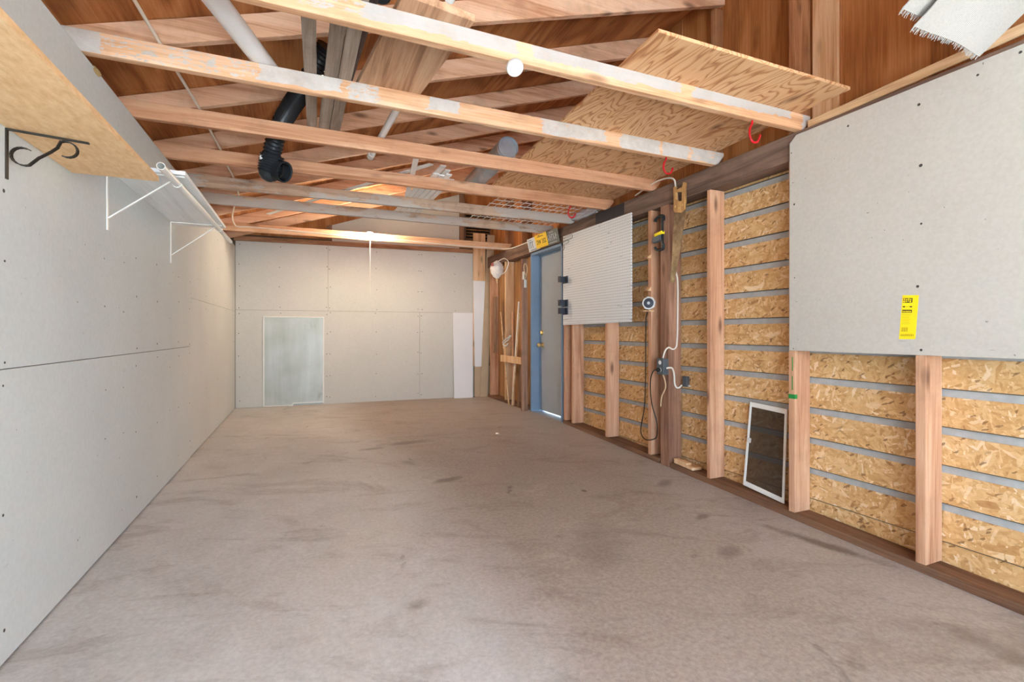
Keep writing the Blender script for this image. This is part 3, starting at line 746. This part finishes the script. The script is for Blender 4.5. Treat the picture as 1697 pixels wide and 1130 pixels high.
b = MB(); b.lathe((2.695, 2.8735, .595), (0, -1, 0), [(0, .008), (.012, .007)], 8); b.build('knob', M['white_metal'], jb)
cw = M['cable_white']
b = MB()
b.tube(spline([(2.60, 3.40, 2.17), (2.56, 3.12, 2.19), (2.57, 2.98, 2.19), (2.572, 2.90, 2.16), (2.5725, 2.88, 2.10), (2.5725, 2.86, 1.95), (2.60, 2.93, 1.55), (2.655, 2.950, 1.40), (2.655, 2.950, 1.10), (2.65, 2.950, .94), (2.638, 2.950, .885), (2.605, 2.949, .872), (2.572, 2.953, .885), (2.556, 2.975, .86), (2.552, 2.995, .803)], 8), .0065, 8)
tag(b.build('cable', cw), 'white cable running down the dark post into the outlet box', 'cable')
b = MB(); b.tube(spline([(2.556, 2.961, .725), (2.575, 2.952, .73), (2.605, 2.951, .722), (2.622, 2.950, .67), (2.626, 2.950, .61), (2.64, 2.948, .578), (2.66, 2.94, .575), (2.678, 2.928, .595)], 8), .007, 8)
tag(b.build('cable', cw), 'white cable joining outlet box and small junction box', 'cable')
b = MB(); b.tube(spline([(2.556, 3.0, .674), (2.565, 2.985, .62), (2.572, 2.99, .57), (2.570, 3.03, .50), (2.572, 3.045, .42)], 8), .005, 8)
tag(b.build('cable', M['cable_beige']), 'short beige cable hanging out of the outlet box', 'cable')

# scrap on the sole plate
b = MB(); b.bar((2.63, 2.72, pz(2.75) + .012), (2.64, 2.925, pz(2.9) + .014), .085, .02)
b.bar((2.618, 2.79, pz(2.8) + .03), (2.625, 2.93, pz(2.9) + .031), .05, .014)
tag(b.build('wood_scrap', M['fir'], bevel=.002), 'offcut of pale wood lying on the sole plate beside the post', 'offcut')

# window screen leaning in the stud bay
ws = thing('window_screen', (2.66, 2.17, pz(2.17)), 'white framed window screen leaning on the strand board wall', 'window screen')
A, B_, C_, D_ = V((2.652, 2.335, .001)), V((2.640, 2.03, -.024)), V((2.693, 2.05, .535)), V((2.700, 2.322, .545))
cen = (A + B_ + C_ + D_) / 4
b = MB(); nr = (B_ - A).cross(D_ - A).normalized()
ins = lambda p, k: p + (cen - p).normalized() * k
I = [ins(p, .034) for p in (A, B_, C_, D_)]; O = [A, B_, C_, D_]
for k in range(4):
    j = (k + 1) % 4
    q = [O[k], O[j], I[j], I[k]]
    b.hexa([p + nr * .004 for p in q], [p - nr * .004 for p in q])
b.build('frame', M['white_metal'], ws, .001)
b = MB(); q = [ins(p, .032) for p in O]; b.hexa([p + nr * .0006 for p in q], [p - nr * .0006 for p in q]); b.build('mesh', M['screen_mesh'], ws)
b = MB(); m = (I[3] * .55 + I[0] * .45); b.bar(m + nr * .004 + (B_ - A).normalized() * -.008, m + nr * .004 + (B_ - A).normalized() * .016, .03, .006, nr); b.build('tab', M['white_plastic'], ws)

# licence plates leaning out above the door
PL = [('plate_white', 5.45, 5.13, 'white and blue licence plate, leftmost over the blue door'),
      ('plate_yellow', 5.215, 4.91, 'yellow licence plate with dark characters over the blue door'),
      ('plate_grey', 4.965, 4.665, 'weathered grey licence plate, nearest the pegboard')]
for i, (mt, y1, y0, lab) in enumerate(PL):
    xo = 2.566 - .009 * (1 if i == 1 else 0); tl = -.035
    zc = 2.067 + (.004 if i == 1 else 0)
    def f(u, v, w, y1=y1, y0=y0, xo=xo, tl=tl, zc=zc):      # u to the reader's right, v up
        return (xo + tl * (v / .15) * 1.0 - .02 - w, (y0 + y1) / 2 - u, zc + v)
    t_ = thing('license_plate', f(0, -.076, 0), lab, 'licence plate', 'licence plates over the door')
    b = MB(); b.hexa([f(-.152, -.076, .001), f(.152, -.076, .001), f(.152, .076, .001), f(-.152, .076, .001)], [f(-.152, -.076, -.001), f(.152, -.076, -.001), f(.152, .076, -.001), f(-.152, .076, -.001)])
    b.build('plate', M[mt], t_, .0006)
    b = MB()
    def rc(u0, u1, v0, v1, w=.0022): b.hexa([f(u0, v0, w), f(u1, v0, w), f(u1, v1, w), f(u0, v1, w)], [f(u0, v0, .0008), f(u1, v0, .0008), f(u1, v1, .0008), f(u0, v1, .0008)])
    if i == 1:
        text_shape(b, '2W 352', .072, lambda u, v, w: f(u, v - .012, w + .0016))
        rc(-.08, .06, .046, .053); rc(-.06, -.01, .060, .066)
        mk = M['ink']
    elif i == 0:
        for u in (-.115, -.075, -.03): rc(u, u + .012, -.04, .03); rc(u, u + .032, .026, .036)
        rc(-.1, .1, -.066, -.058); rc(-.13, -.03, .05, .058)
        mk = M['ink_blue']
    else:
        for k in range(5): rc(-.10 + k * .045, -.085 + k * .045, -.035, .035); rc(-.10 + k * .045, -.07 + k * .045, .02 * (k % 3 - 1), .02 * (k % 3 - 1) + .012)
        rc(-.1, .1, -.062, -.055); rc(-.05, .05, .05, .058)
        mk = M['ink_light']
    b.build('lettering', mk, t_)

# ------------------------------------------------------------------ red hooks
for y, x, z, s, lab in ((1.90, 2.225, ZJ, 1., 'red hook under the nearest joist'), (2.52, 2.175, ZJ, .9, 'red hook under the second nearest joist'), (3.82, 2.21, ZJ, .9, 'red hook under the fourth joist by the wire shelf')):
    b = MB()
    b.tube(spline([(x, y, z + .01), (x - .004, y, z - .02 * s), (x - .022, y - .004, z - .045 * s), (x - .028, y - .006, z - .085 * s), (x - .012, y - .01, z - .118 * s), (x + .018, y - .012, z - .118 * s), (x + .036, y - .012, z - .095 * s), (x + .042, y - .012, z - .075 * s)], 6), .0062, 8)
    tag(b.build('red_hook', M['red_vinyl']), lab, 'hook', 'red vinyl hooks under the joists')

# white disc under the nearest joist
dt = thing('disc_sensor', (.83, 1.885, 2.12), 'white round disc sensor under the nearest ceiling joist', 'sensor')
ax = V((-.05, -.62, -.78)).normalized(); c0 = V((.818, 1.886, 2.126))
b = MB(); b.lathe(c0, ax, [(-.005, .028), (.004, .036), (.014, .037), (.019, .034)], 28); b.build('housing', M['white_plastic'], dt)
b = MB(); b.lathe(c0 + ax * .0193, ax, [(0, .024), (.002, .022)], 28); b.build('face', M['plate_white'], dt)

# ------------------------------------------------------------------ corner by the door
b = MB(); b.hexa([(2.50, 5.52, fz(2.55, 5.5)), (2.578, 5.52, fz(2.55, 5.5)), (2.578, 5.56, fz(2.55, 5.5)), (2.50, 5.56, fz(2.55, 5.5))], [(2.495, 5.52, 1.92), (2.575, 5.52, 1.92), (2.575, 5.56, 1.92), (2.495, 5.56, 1.92)])
tag(b.build('old_board', M['post_wood'], bevel=.003), 'weathered upright board standing beside the blue door frame', 'board')
b = MB(); b.box(2.500, 2.520, 5.562, 6.25, .60, .69); b.box(2.520, 2.579, 6.20, 6.245, .60, .69)
tag(b.build('rack_rail', M['fir'], bevel=.002), 'short pale rail holding the leaning sticks in the corner', 'rail')
SK = [(2.528, 6.02, 6.31, 1.287, .024, 'lath_wood', 'thin pale stick leaning left behind the corner rail'),
      (2.572, 5.96, 5.99, 1.275, .048, 'stud_wood', 'broad upright lath behind the corner rail'),
      (2.557, 5.97, 5.75, 1.40, .026, 'white_paint', 'white painted stick leaning right behind the corner rail'),
      (2.542, 5.93, 5.69, 1.25, .024, 'lath_wood', 'pale stick leaning right, nearest the weathered board'),
      (2.572, 5.80, 5.70, .66, .075, 'old_wood', 'short dark plank behind the corner rail')]
for x, y0, y1, z1, w, mt, lab in SK:
    b = MB(); b.bar((x, y0, fz(x, y0) + .012), (x, y1, z1), w, .011, (1, 0, 0))
    tag(b.build('stick', M[mt], bevel=.001), lab, 'stick', 'sticks leaning in the back right corner')
b = MB(); b.tube(spline([(2.515, 6.2, .86), (2.505, 6.1, .9), (2.50, 5.98, .93), (2.505, 5.9, .96), (2.512, 6.0, .90), (2.50, 6.15, .84), (2.505, 6.05, .82), (2.51, 6.0, .85)], 6), .009, 8)
tag(b.build('hose', M['white_plastic']), 'short white hose loop caught on the corner sticks', 'hose')
b = MB(); b.bar((2.56, 6.60, .70), (2.56, 6.60, 1.52), .12, .02, (1, 0, 0))
tag(b.build('old_board', M['old_wood'], bevel=.002), 'dark board hanging against the corner left of the sticks', 'board')
b = MB(); b.bar((2.655, 6.905, pz(6.9) + .001), (2.655, 6.925, 1.70), .075, .02, (0, 1, 0))
tag(b.build('old_board', M['dark_board'], bevel=.002), 'nearly black upright board between hardboard and corner sticks', 'board')
# plastic bag
pbg = thing('plastic_bag', (2.49, 6.35, 1.72), 'white plastic bag of hardware hanging on the beam end', 'bag')
b = MB(); prof = [(0, .02), (.02, .05), (.07, .085), (.14, .095), (.20, .075), (.235, .04), (.25, .015)]
b.lathe((2.49, 6.35, 1.76), (0, 0, 1), prof, 18)
for i, v in enumerate(b.v):
    k = noise.noise(v * 17) * .026; d_ = V((v.x - 2.49, v.y - 6.35, 0)); b.v[i] = v + d_.normalized() * k if d_.length > .01 else v
b.build('bag', M['bag_white'], pbg)
b = MB(); b.box(2.395, 2.412, 6.28, 6.34, 1.92, 1.965); b.build('label', M['bag_red'], pbg, .004)
b = MB(); b.tube(spline([(2.50, 6.32, 2.0), (2.54, 6.2, 2.02), (2.56, 6.1, 1.95), (2.53, 6.15, 1.83), (2.5, 6.28, 1.80)], 6), .006, 8); b.build('handle', M['bag_white'], pbg)
b = MB(); b.lathe((2.49, 6.35, 1.69), (0, 0, 1), [(0, .006), (.05, .016), (.072, .02)], 10); b.build('tip', M['lath_wood'], pbg)
# cable loop with small white box on the weathered board
wl = thing('cord_switch', (2.53, 5.515, 1.55), 'small white inline switch with cord loop on the weathered board', 'switch')
b = MB(); b.box(2.522, 2.55, 5.495, 5.519, 1.56, 1.66); b.build('housing', M['white_plastic'], wl, .004, 2)
b = MB(); b.box(2.50, 2.525, 5.50, 5.519, 1.66, 1.76); b.build('plug', M['cable_white'], wl, .006, 2)
b = MB(); b.tube(spline([(2.53, 5.505, 1.66), (2.55, 5.50, 1.73), (2.56, 5.50, 1.80), (2.535, 5.50, 1.86), (2.515, 5.50, 1.83), (2.52, 5.50, 1.77), (2.54, 5.50, 1.71)], 6), .006, 8); b.build('cord', M['cable_beige'], wl)

# boards leaning on the back wall
def lean(name, pts, th, mt, lab, grp='boards leaning on the back wall', cat='board', bev=.0015):
    """pts: (x, z, clearance from the back wall) corner list"""
    b = MB(); a = [(x, yb(x) - o, z) for x, z, o in pts]
    b.prism(a, (0, -th, 0)); return tag(b.build(name, M[mt], bevel=bev), lab, cat, grp)
z_ = lambda x: fz(x, 7.0)
lean('board', [(2.06, z_(2.1), .09), (2.345, z_(2.3), .09), (2.375, 1.30, .012), (2.065, 1.30, .012)], .012, 'white_board', 'short white board leaning on the back wall, leftmost board')
lean('board', [(2.385, z_(2.4), .026), (2.49, z_(2.4), .026), (2.49, .476, .028), (2.385, .476, .028)], .034, 'hardboard', 'short tan board standing under the tall white board')
lean('board', [(2.392, .478, .050), (2.505, .478, .050), (2.575, 1.79, .052), (2.365, 1.79, .052)], .010, 'white_board', 'tall white tapered board on the back wall, above short tan boards')
lean('board', [(2.59, z_(2.5), .03), (2.665, z_(2.5), .03), (2.665, .49, .03), (2.59, .49, .03)], .010, 'hardboard', 'short tan board right of the tall tan board foot')
lean('board', [(2.463, z_(2.5), .085), (2.58, z_(2.5), .085), (2.705, 2.50, .064), (2.585, 2.50, .064)], .008, 'hardboard', 'tall tan hardboard strip leaning from floor to above the cable')
lean('plank', [(2.372, .49, .026), (2.562, .49, .026), (2.562, 2.52, .030), (2.372, 2.52, .030)], .018, 'fir', 'pale upright fir plank behind the top of the white board')

# ------------------------------------------------------------------ left wall things
b = MB(); b.box(XL + .001, -.548, .35, 2.405, 1.62, 1.640)
tag(b.build('shelf_board', M['particle'], bevel=.001), 'bare particle board shelf high on the left wall, nearest', 'shelf')
br = thing('scroll_bracket', (XL + .01, 1.955, 1.465), 'black wrought iron scroll bracket under the particle board shelf', 'bracket')
b = MB(); b.box(XL, XL + .004, 1.949, 1.961, 1.465, 1.618); b.build('wall_leg', M['iron'], br)
b = MB(); b.hexa([(XL, 1.949, 1.614), (XL, 1.961, 1.614), (XL, 1.961, 1.6185), (XL, 1.949, 1.6185)], [(-.645, 1.994, 1.614), (-.645, 2.006, 1.614), (-.645, 2.006, 1.6185), (-.645, 1.994, 1.6185)]); b.build('shelf_arm', M['iron'], br)
b = MB()
def sc(u, v): return V((XL + .004 + u, 1.955 + u * .23, v))
pts = [sc(.034 + .027 * math.cos(a), 1.540 + .027 * math.sin(a)) for a in [math.radians(55 + 20 * k) for k in range(13)]]
pts += [sc(.066, 1.542), sc(.092, 1.566), sc(.108, 1.584)]
pts += [sc(.130 + .025 * math.cos(a), 1.584 + .025 * math.sin(a)) for a in [math.radians(125 - 20 * k) for k in range(13)]]
for i in range(len(pts) - 1):
    b.bar(pts[i], pts[i + 1] + (pts[i + 1] - pts[i]) * .15, .011, .0035, (pts[i + 1] - pts[i]).cross(V((.2, 1, 0))))
b.build('scroll', M['iron'], br)
b = MB(); b.box(XL + .001, -.52, 2.74, 4.04, 1.75, 1.768)
tag(b.build('shelf_board', M['white_shelf'], bevel=.001), 'white painted shelf on the left wall behind the particle board shelf', 'shelf')
b = MB(); pa, pb2 = V((-.566, 2.51, 1.715)), V((-.553, 3.55, 1.724)); pc = V((-.545, 4.50, 1.733))
b.tube([pa, pb2], .0165, 14, hollow=.15); b.tube([pb2 - (pb2 - pa).normalized() * .2, pc], .0135, 14)
tag(b.build('closet_rod', M['white_metal']), 'white telescoping closet rod under the white shelf edge', 'rod')
for y, lab in ((2.775, 'white rod bracket near the closet rod front end'), (3.93, 'white rod bracket nearest the back wall')):
    k = thing('shelf_bracket', (XL + .01, y, 1.48), lab, 'bracket', 'white shelf and rod brackets')
    b = MB(); b.box(XL, XL + .004, y - .008, y + .008, 1.47, 1.748); b.build('wall_leg', M['white_metal'], k)
    b = MB(); b.box(XL + .004, -.53, y - .007, y + .007, 1.744, 1.7495); b.build('shelf_arm', M['white_metal'], k)
    b = MB(); b.bar((XL + .006, y, 1.525), (-.56, y, 1.742), .012, .005); b.build('strut', M['white_metal'], k)
    b = MB(); rx, rz = (-.563, 1.7175) if y < 3 else (-.549, 1.7275)
    hk = [(rx - .02, y + .012, rz + .024)] + [(rx + .0195 * math.cos(a), y + .012, rz + .0195 * math.sin(a)) for a in [math.radians(160 + 20 * j) for j in range(11)]]
    for i in range(len(hk) - 1): b.bar(hk[i], hk[i + 1], .012, .003, (V(hk[i + 1]) - V(hk[i])).cross(V((0, 1, 0))))
    b.build('rod_hook', M['white_metal'], k)
for c, r, sd, lab in (((XL - .004, 2.66, 2.135), .026, 1, 'tan foam scrap on the left wall top under the second joist'),):
    bm_ = bmesh.new(); bmesh.ops.create_icosphere(bm_, subdivisions=3, radius=r)
    b = MB(); b.add([V((v.co.x * .35, v.co.y * 2.2, v.co.z * .8)) * (1 + .5 * noise.noise(v.co * 40 + V((sd, 0, 0)))) + V(c) for v in bm_.verts], [[v.index for v in f.verts] for f in bm_.faces], 0, True); bm_.free()
    tag(b.build('foam_tuft', M['foam']), lab, 'foam', 'foam scraps on the left wall top')

# ------------------------------------------------------------------ things lying on the joists
def ontop(r=0): return ZT + r + .0005
b = MB(); b.hexa([(1.34, 1.60, ontop()), (2.555, 1.595, ontop()), (2.655, 4.03, ontop()), (1.47, 4.03, ontop())], [(1.34, 1.60, ontop() + .016), (2.555, 1.595, ontop() + .016), (2.655, 4.03, ontop() + .016), (1.47, 4.03, ontop() + .016)])
tag(b.build('plywood_sheet', M['ply_board'], bevel=.001), 'large knotty plywood sheet lying on the joists at the right', 'plywood')
b = MB(); z0_ = ontop()
b.hexa([(.335, 1.79, z0_), (.625, 1.835, z0_), (.54, 2.66, z0_), (.235, 2.60, z0_)], [(.335, 1.79, z0_ + .032), (.625, 1.835, z0_ + .032), (.54, 2.66, z0_ + .032), (.235, 2.60, z0_ + .032)])
tag(b.build('veneer_plank', M['veneer'], bevel=.002), 'wide brown wood veneer plank lying over the two nearest joists', 'plank')
for p, q, w, mt, lab in (((.0, 1.45, 0), (.045, 3.20, 0), .056, 'grey_board', 'grey weathered batten on the joists, leftmost of three'),
                        ((.135, 1.45, 0), (.110, 3.20, 0), .060, 'grey_board', 'grey weathered batten on the joists, middle of three'),
                        ((.200, 1.45, 0), (.172, 3.20, 0), .060, 'grey_board', 'brownish batten on the joists, rightmost of three'),
                        ((.262, 1.60, .0245), (.205, 2.62, .0245), .030, 'dark_board', 'narrow dark stick on the joists beside the veneer plank')):
    b = MB(); b.bar((p[0], p[1], ontop(.012) + p[2]), (q[0], q[1], ontop(.012) + q[2]), w, .022)
    tag(b.build('batten', M[mt], bevel=.002), lab, 'batten', 'battens lying on the joists')
# pipes
b = MB(); b.tube([(-.43, 1.82, ontop(.045)), (-.15, 2.66, ontop(.045))], .044, 28, hollow=.08)
tag(b.build('pipe', M['pvc']), 'wide white plastic pipe lying over the second joist at left', 'pipe')
pp = thing('pipe', (.46, 3.0, ontop()), 'thin white plastic pipe with end cap on second and third joists', 'pipe')
b = MB(); b.tube([(.522, 2.45, 2.303), (.43, 3.50, 2.2375)], .0205, 18); b.build('tube', M['pvc'], pp)
b = MB(); d_ = (V((.43, 3.50, 2.2375)) - V((.522, 2.45, 2.303))).normalized(); b.lathe((.43, 3.50, 2.2375), d_, [(-.03, .0245), (.03, .0245), (.042, .018), (.046, .006)], 18); b.build('cap', M['pvc'], pp)
b = MB(); b.tube([(.60, 1.25, 2.46), (.525, 1.86, ontop(.033 + .046))], .022, 18, hollow=.15)
tag(b.build('pipe', M['pvc']), 'white plastic pipe end resting on the veneer plank', 'pipe')
b = MB(); pts = [(.36, 1.45, 2.39), (.27, 1.97, ontop(.033 + .078))]
def corrugate(b, pts, r, step=.018, amp=.008):
    P = [V(p) for p in pts]; out = []; rs = []
    L = 0
    dens = []
    for i in range(len(P) - 1):
        n_ = max(1, int((P[i + 1] - P[i]).length / (step / 2)))
        for k in range(n_): dens.append(P[i].lerp(P[i + 1], k / n_))
    dens.append(P[-1])
    b.tube(dens, [r - (amp if k % 2 else 0) for k in range(len(dens))], 26, smooth=False)
corrugate(b, pts, .052)
tag(b.build('pipe', M['black_plastic']), 'black corrugated pipe end above the nearest joist', 'pipe')
cp = thing('drain_pipe', (-.15, 3.3, 1.97), 'black corrugated drain pipe with elbow hanging between the joists', 'pipe')
path = spline([(.115, 2.77, 2.52), (.07, 2.84, 2.46), (.01, 2.94, 2.38), (-.075, 3.13, 2.315), (-.14, 3.28, 2.245), (-.178, 3.375, 2.15), (-.20, 3.43, 2.06)], 10)
b = MB(); corrugate(b, path, .056); b.build('tube', M['black_plastic'], cp)
b = MB(); st = [V(p) + V((-.178, 3.375, 2.13)) for p in ((0, 0, 0), (-.018, .045, -.06), (-.03, .06, -.12))]

e0 = st[1] + V((.01, .0, -.03)); e1 = e0 + V((.075, -.06, -.035))
d_ = (e1 - e0).normalized(); n_ = 15
b.tube([e0.lerp(e1, k / n_) for k in range(n_ + 1)], [.0585 + (.007 if k % 2 else 0) for k in range(n_ + 1)], 26, hollow=.12)
c = e0.lerp(e1, .45); b.tube([c, c + d_ * .004], .052, 20, 1)  # dark disc paints the shade inside the open branch
c = st[0].lerp(st[1], .3); b.tube([c.lerp(st[1] + V((-.004, .006, -.05)), k / 13) for k in range(14)], [.0665 + (.006 if k % 2 else 0) for k in range(14)], 26, smooth=False)
b.lathe(st[1] + V((-.004, .006, -.05)), (-.1, .2, -1), [(0, .066), (.03, .060), (.055, .042), (.066, .012)], 24)
b.build('elbow', [M['black_plastic'], M['louver']], cp)
b = MB(); c = st[1] + V((-.04, -.060, .01)); b.bar(c + V((-.014, 0, 0)), c + V((.03, -.012, -.004)), .006, .024); b.build('label', M['white_plastic'], cp, label='small white printed tag')
dc = thing('metal_duct', (1.375, 3.65, ontop()), 'grey sheet metal duct lying beside the plywood sheet', 'duct')
b = MB(); b.tube([(1.330, 3.17, ontop(.078)), (1.370, 4.10, ontop(.078))], .075, 30, hollow=.03); b.build('tube', M['galv'], dc)
for y in (3.2, 3.62, 4.06):
    xx = 1.330 + .04 * (y - 3.17) / .93
    b = MB(); b.tube([(xx, y - .004, ontop(.078)), (xx, y + .004, ontop(.078))], .0772, 30); b.build('seam_ring', M['galv'], dc)
# wire shelf lying on the far joists
wsf = thing('wire_shelf', (2.12, 4.6, ontop()), 'white coated wire shelf lying on the far joists at right', 'wire shelf')
b = MB(); z = ontop(.006)
for k in range(14): b.tube([(1.65 + k * .074, 4.12, z), (1.65 + k * .074, 5.06, z)], .003, 6)
b.build('wires', M['white_metal'], wsf)
b = MB()
for k in range(8): b.tube([(1.64, 4.12 + k * .134, z + .005), (2.62, 4.12 + k * .134, z + .005)], .0042, 6)
b.build('cross_rods', M['white_metal'], wsf)
for yy in (4.11, 5.07):
    b = MB(); b.tube([(1.64, yy, z), (2.62, yy, z)], .005, 8); b.build('edge_rod', M['white_metal'], wsf)
# white trim pieces bundled on the joists
TR = [(.895, .865, 3.86, 5.3, 0), (.946, .916, 3.72, 5.25, 0), (.997, .967, 3.74, 5.4, 0), (1.048, 1.018, 3.70, 5.2, 0), (1.10, 1.07, 3.82, 5.1, 0), (.962, .932, 3.56, 5.0, 1), (1.02, .99, 3.64, 4.9, 1)]
TL = ['leftmost', 'second from left', 'third from left, longest', 'fourth from left', 'rightmost', 'upper left', 'upper right']
for (x0, x1, y0, y1, lv_), tl in zip(TR, TL):
    b = MB(); z = ontop(.006 + .013 * lv_)
    b.bar((x0, y0, z), (x1, y1, z), .046, .012); b.bar((x0 + .012, y0, z - .0), (x1 + .012, y1, z), .012, .0125)
    tag(b.build('trim_strip', M['white_paint'], bevel=.0015), 'white trim strip in the bundle over the far joists, ' + tl, 'trim strip', 'white trim strips on the joists')
b = MB(); b.bar((.735, 3.46, ontop(.006)), (.885, 4.62, ontop(.006)), .04, .01)
tag(b.build('trim_strip', M['white_paint'], bevel=.001), 'single white strip on the joists left of the trim bundle', 'trim strip')
b = MB(); b.bar((.87, 3.56, ontop(.018)), (-.35, 5.74, ontop(.018)), .045, .008)
tag(b.build('lath', M['white_paint'], bevel=.001), 'long white lath laid diagonally across the far joists', 'lath')
# clear bag on the beam
bm_ = bmesh.new(); bmesh.ops.create_icosphere(bm_, subdivisions=4, radius=1)
b = MB(); b.add([V((v.co.x * .05, v.co.y * .26, v.co.z * .035)) * (1 + .55 * noise.noise(v.co * 3.1)) + V((2.60, 4.2, 2.196)) for v in bm_.verts], [[v.index for v in f.verts] for f in bm_.faces], 0, True); bm_.free()
tag(b.build('clear_bag', M['clear_bag']), 'crumpled clear plastic bag on the beam by the wire shelf', 'bag')

# cables under the roof
b = MB()
b.tube(spline([(-.62, 1.55, 2.26), (-.60, 1.95, 2.25), (-.57, 2.50, ontop(.007)), (-.55, 2.80, 2.236), (-.535, 3.16, ontop(.007)), (-.525, 3.5, 2.232), (-.522, 3.82, ontop(.007)), (-.52, 4.15, 2.23), (-.52, 4.45, ontop(.007)), (-.545, 5.02, ontop(.007)), (-.62, 5.4, 2.24), (-.70, 5.9, 2.22), (-.71, 6.19, 2.205), (-.68, 6.221, 2.19), (-.58, 6.222, 2.195), (-.2, 6.222, 2.190), (.15, 6.222, 2.182), (.45, 6.222, 2.170), (.60, 6.222, 2.172), (.692, 6.222, 2.192)], 8), .0072, 8)
tag(b.build('cable', cw), 'white cable over the left joist ends and along the farthest joist to the bulb', 'cable')
b = MB()
b.tube(spline([(.78, 6.222, 2.188), (.9, 6.222, 2.178), (1.3, 6.222, 2.168), (1.73, 6.222, 2.157), (2.2, 6.222, 2.157), (2.44, 6.221, 2.157), (2.525, 6.18, 2.15), (2.560, 6.05, 2.137), (2.571, 5.85, 2.132), (2.5715, 5.55, 2.13), (2.565, 5.47, 2.128)], 8), .0072, 8)
tag(b.build('cable', cw), 'white cable from the bulb to the licence plates', 'cable')
# bulb on the farthest joist
lb = thing('light_bulb', (.735, 6.17, 2.12), 'glowing bare bulb in a socket on the farthest ceiling joist', 'bulb')
by = 6.2295
b = MB(); b.lathe((.735, by, 2.196), (0, -1, -.12), [(0, .050), (.012, .049), (.024, .036), (.045, .026)], 20); b.build('socket', M['white_plastic'], lb)
b = MB(); b.lathe((.735, by - .043, 2.191), (0, -1, -.12), [(0, .014), (.015, .018), (.035, .036), (.055, .044), (.075, .042), (.095, .028), (.102, .004)], 20); b.build('glass', M['bulb_glow'], lb)
b = MB(); b.tube([(.75, by - .02, 2.172), (.75, by - .022, 1.90), (.75, by - .022, 1.49)], .0016, 6); b.build('pull_cord', M['cable_white'], lb)

# white woven fabric hanging over the front of the roof space
fb = thing('fabric_sheet', (2.25, .9, 2.1), 'white woven fabric with frayed ends hanging from above at right', 'fabric')
def sheet(x0, x1, prof, b, dx=0, th=.003):
    n = len(prof); m = 14
    for s_ in (0, 1):
        vs = []
        for (y, z) in prof:
            for k in range(m + 1):
                u = k / m; vs.append((x0 + (x1 - x0) * u + dx * (y - prof[-1][0]), y + .006 * math.sin(u * 7), z + th * s_ + .008 * math.sin(u * 5 + y * 6)))
        b.add(vs, [(i * (m + 1) + k, i * (m + 1) + k + 1, (i + 1) * (m + 1) + k + 1, (i + 1) * (m + 1) + k) for i in range(n - 1) for k in range(m)], 0, True)
    return vs[-(m + 1):]
top = [(.35, 2.34), (.60, 2.335), (.74, 2.32), (.84, 2.285), (.92, 2.24), (1.0, 2.195), (1.05, 2.16)]
low = [(.35, 2.33), (.60, 2.325), (.74, 2.308), (.84, 2.27), (.92, 2.225), (1.0, 2.168), (1.06, 2.125)]
b = MB(); e1_ = sheet(1.97, 2.49, top, b); b.build('upper_layer', M['fabric'], fb)
b = MB(); e2_ = sheet(2.06, 2.515, low, b); b.build('lower_layer', M['fabric'], fb)
for nm, ed in (('fringe', e1_), ('fringe', e2_)):
    b = MB(); rr = random.Random(5)
    for k in range(len(ed) - 1):
        for j in range(9):
            p = V(ed[k]).lerp(V(ed[k + 1]), j / 9); L = rr.uniform(.006, .022)
            q = p + V((rr.uniform(-.008, .008), L * .75, -L * .7)); b.tube([p - V((0, .004, -.003)), p.lerp(q, .5) + V((rr.uniform(-.003, .003), 0, .001)), q], .0011, 4)
    b.build(nm, M['fabric'], fb)
b = MB(); b.box(XL - .09, 2.66, .632, .67, ZJ + .09, ZT + .084)
tag(b.build('ceiling_joist', M['joist_wood'], bevel=.003), 'ceiling joist carrying the white fabric above the camera', 'joist')

# ------------------------------------------------------------------ camera and light
cam = bpy.data.cameras.new('camera'); co = bpy.data.objects.new('camera', cam); COL.objects.link(co)
cam.sensor_width = 36; cam.lens = 36 * 805 / 1697; cam.shift_y = -14 / 1697; cam.clip_start = .02
co.location = (0, 0, 1.0); co.rotation_euler = (math.pi / 2, 0, -math.atan(344.5 / 805))
SC.camera = co
w = bpy.data.worlds.new('sky'); SC.world = w; w.use_nodes = True
bg = w.node_tree.nodes['Background']; bg.inputs[0].default_value = (.64, .82, 1.0, 1); bg.inputs[1].default_value = 8.0
su = bpy.data.lights.new('sun', 'SUN'); so = bpy.data.objects.new('sun', su); COL.objects.link(so)
su.energy = 33; su.angle = .01; su.color = (.95, .98, 1)
so.rotation_euler = V((-.45, -.10, -.88)).to_track_quat('-Z', 'Y').to_euler()
po = bpy.data.lights.new('garage_door_portal', 'AREA'); poo = bpy.data.objects.new('garage_door_portal', po); COL.objects.link(poo)
po.shape = 'RECTANGLE'; po.size = 2.9; po.size_y = 2.35; po.cycles.is_portal = True
poo.location = (.56, YF - .13, 1.0); poo.rotation_euler = V((0, 1, 0)).to_track_quat('-Z', 'Z').to_euler()
SC.cycles.use_denoising = True
SC.cycles.max_bounces = 10; SC.cycles.diffuse_bounces = 6; SC.cycles.transparent_max_bounces = 8
SC.cycles.sample_clamp_indirect = 8
SC.view_settings.view_transform = 'Standard'; SC.view_settings.look = 'None'
SC.view_settings.exposure = 0.74; SC.view_settings.gamma = 1
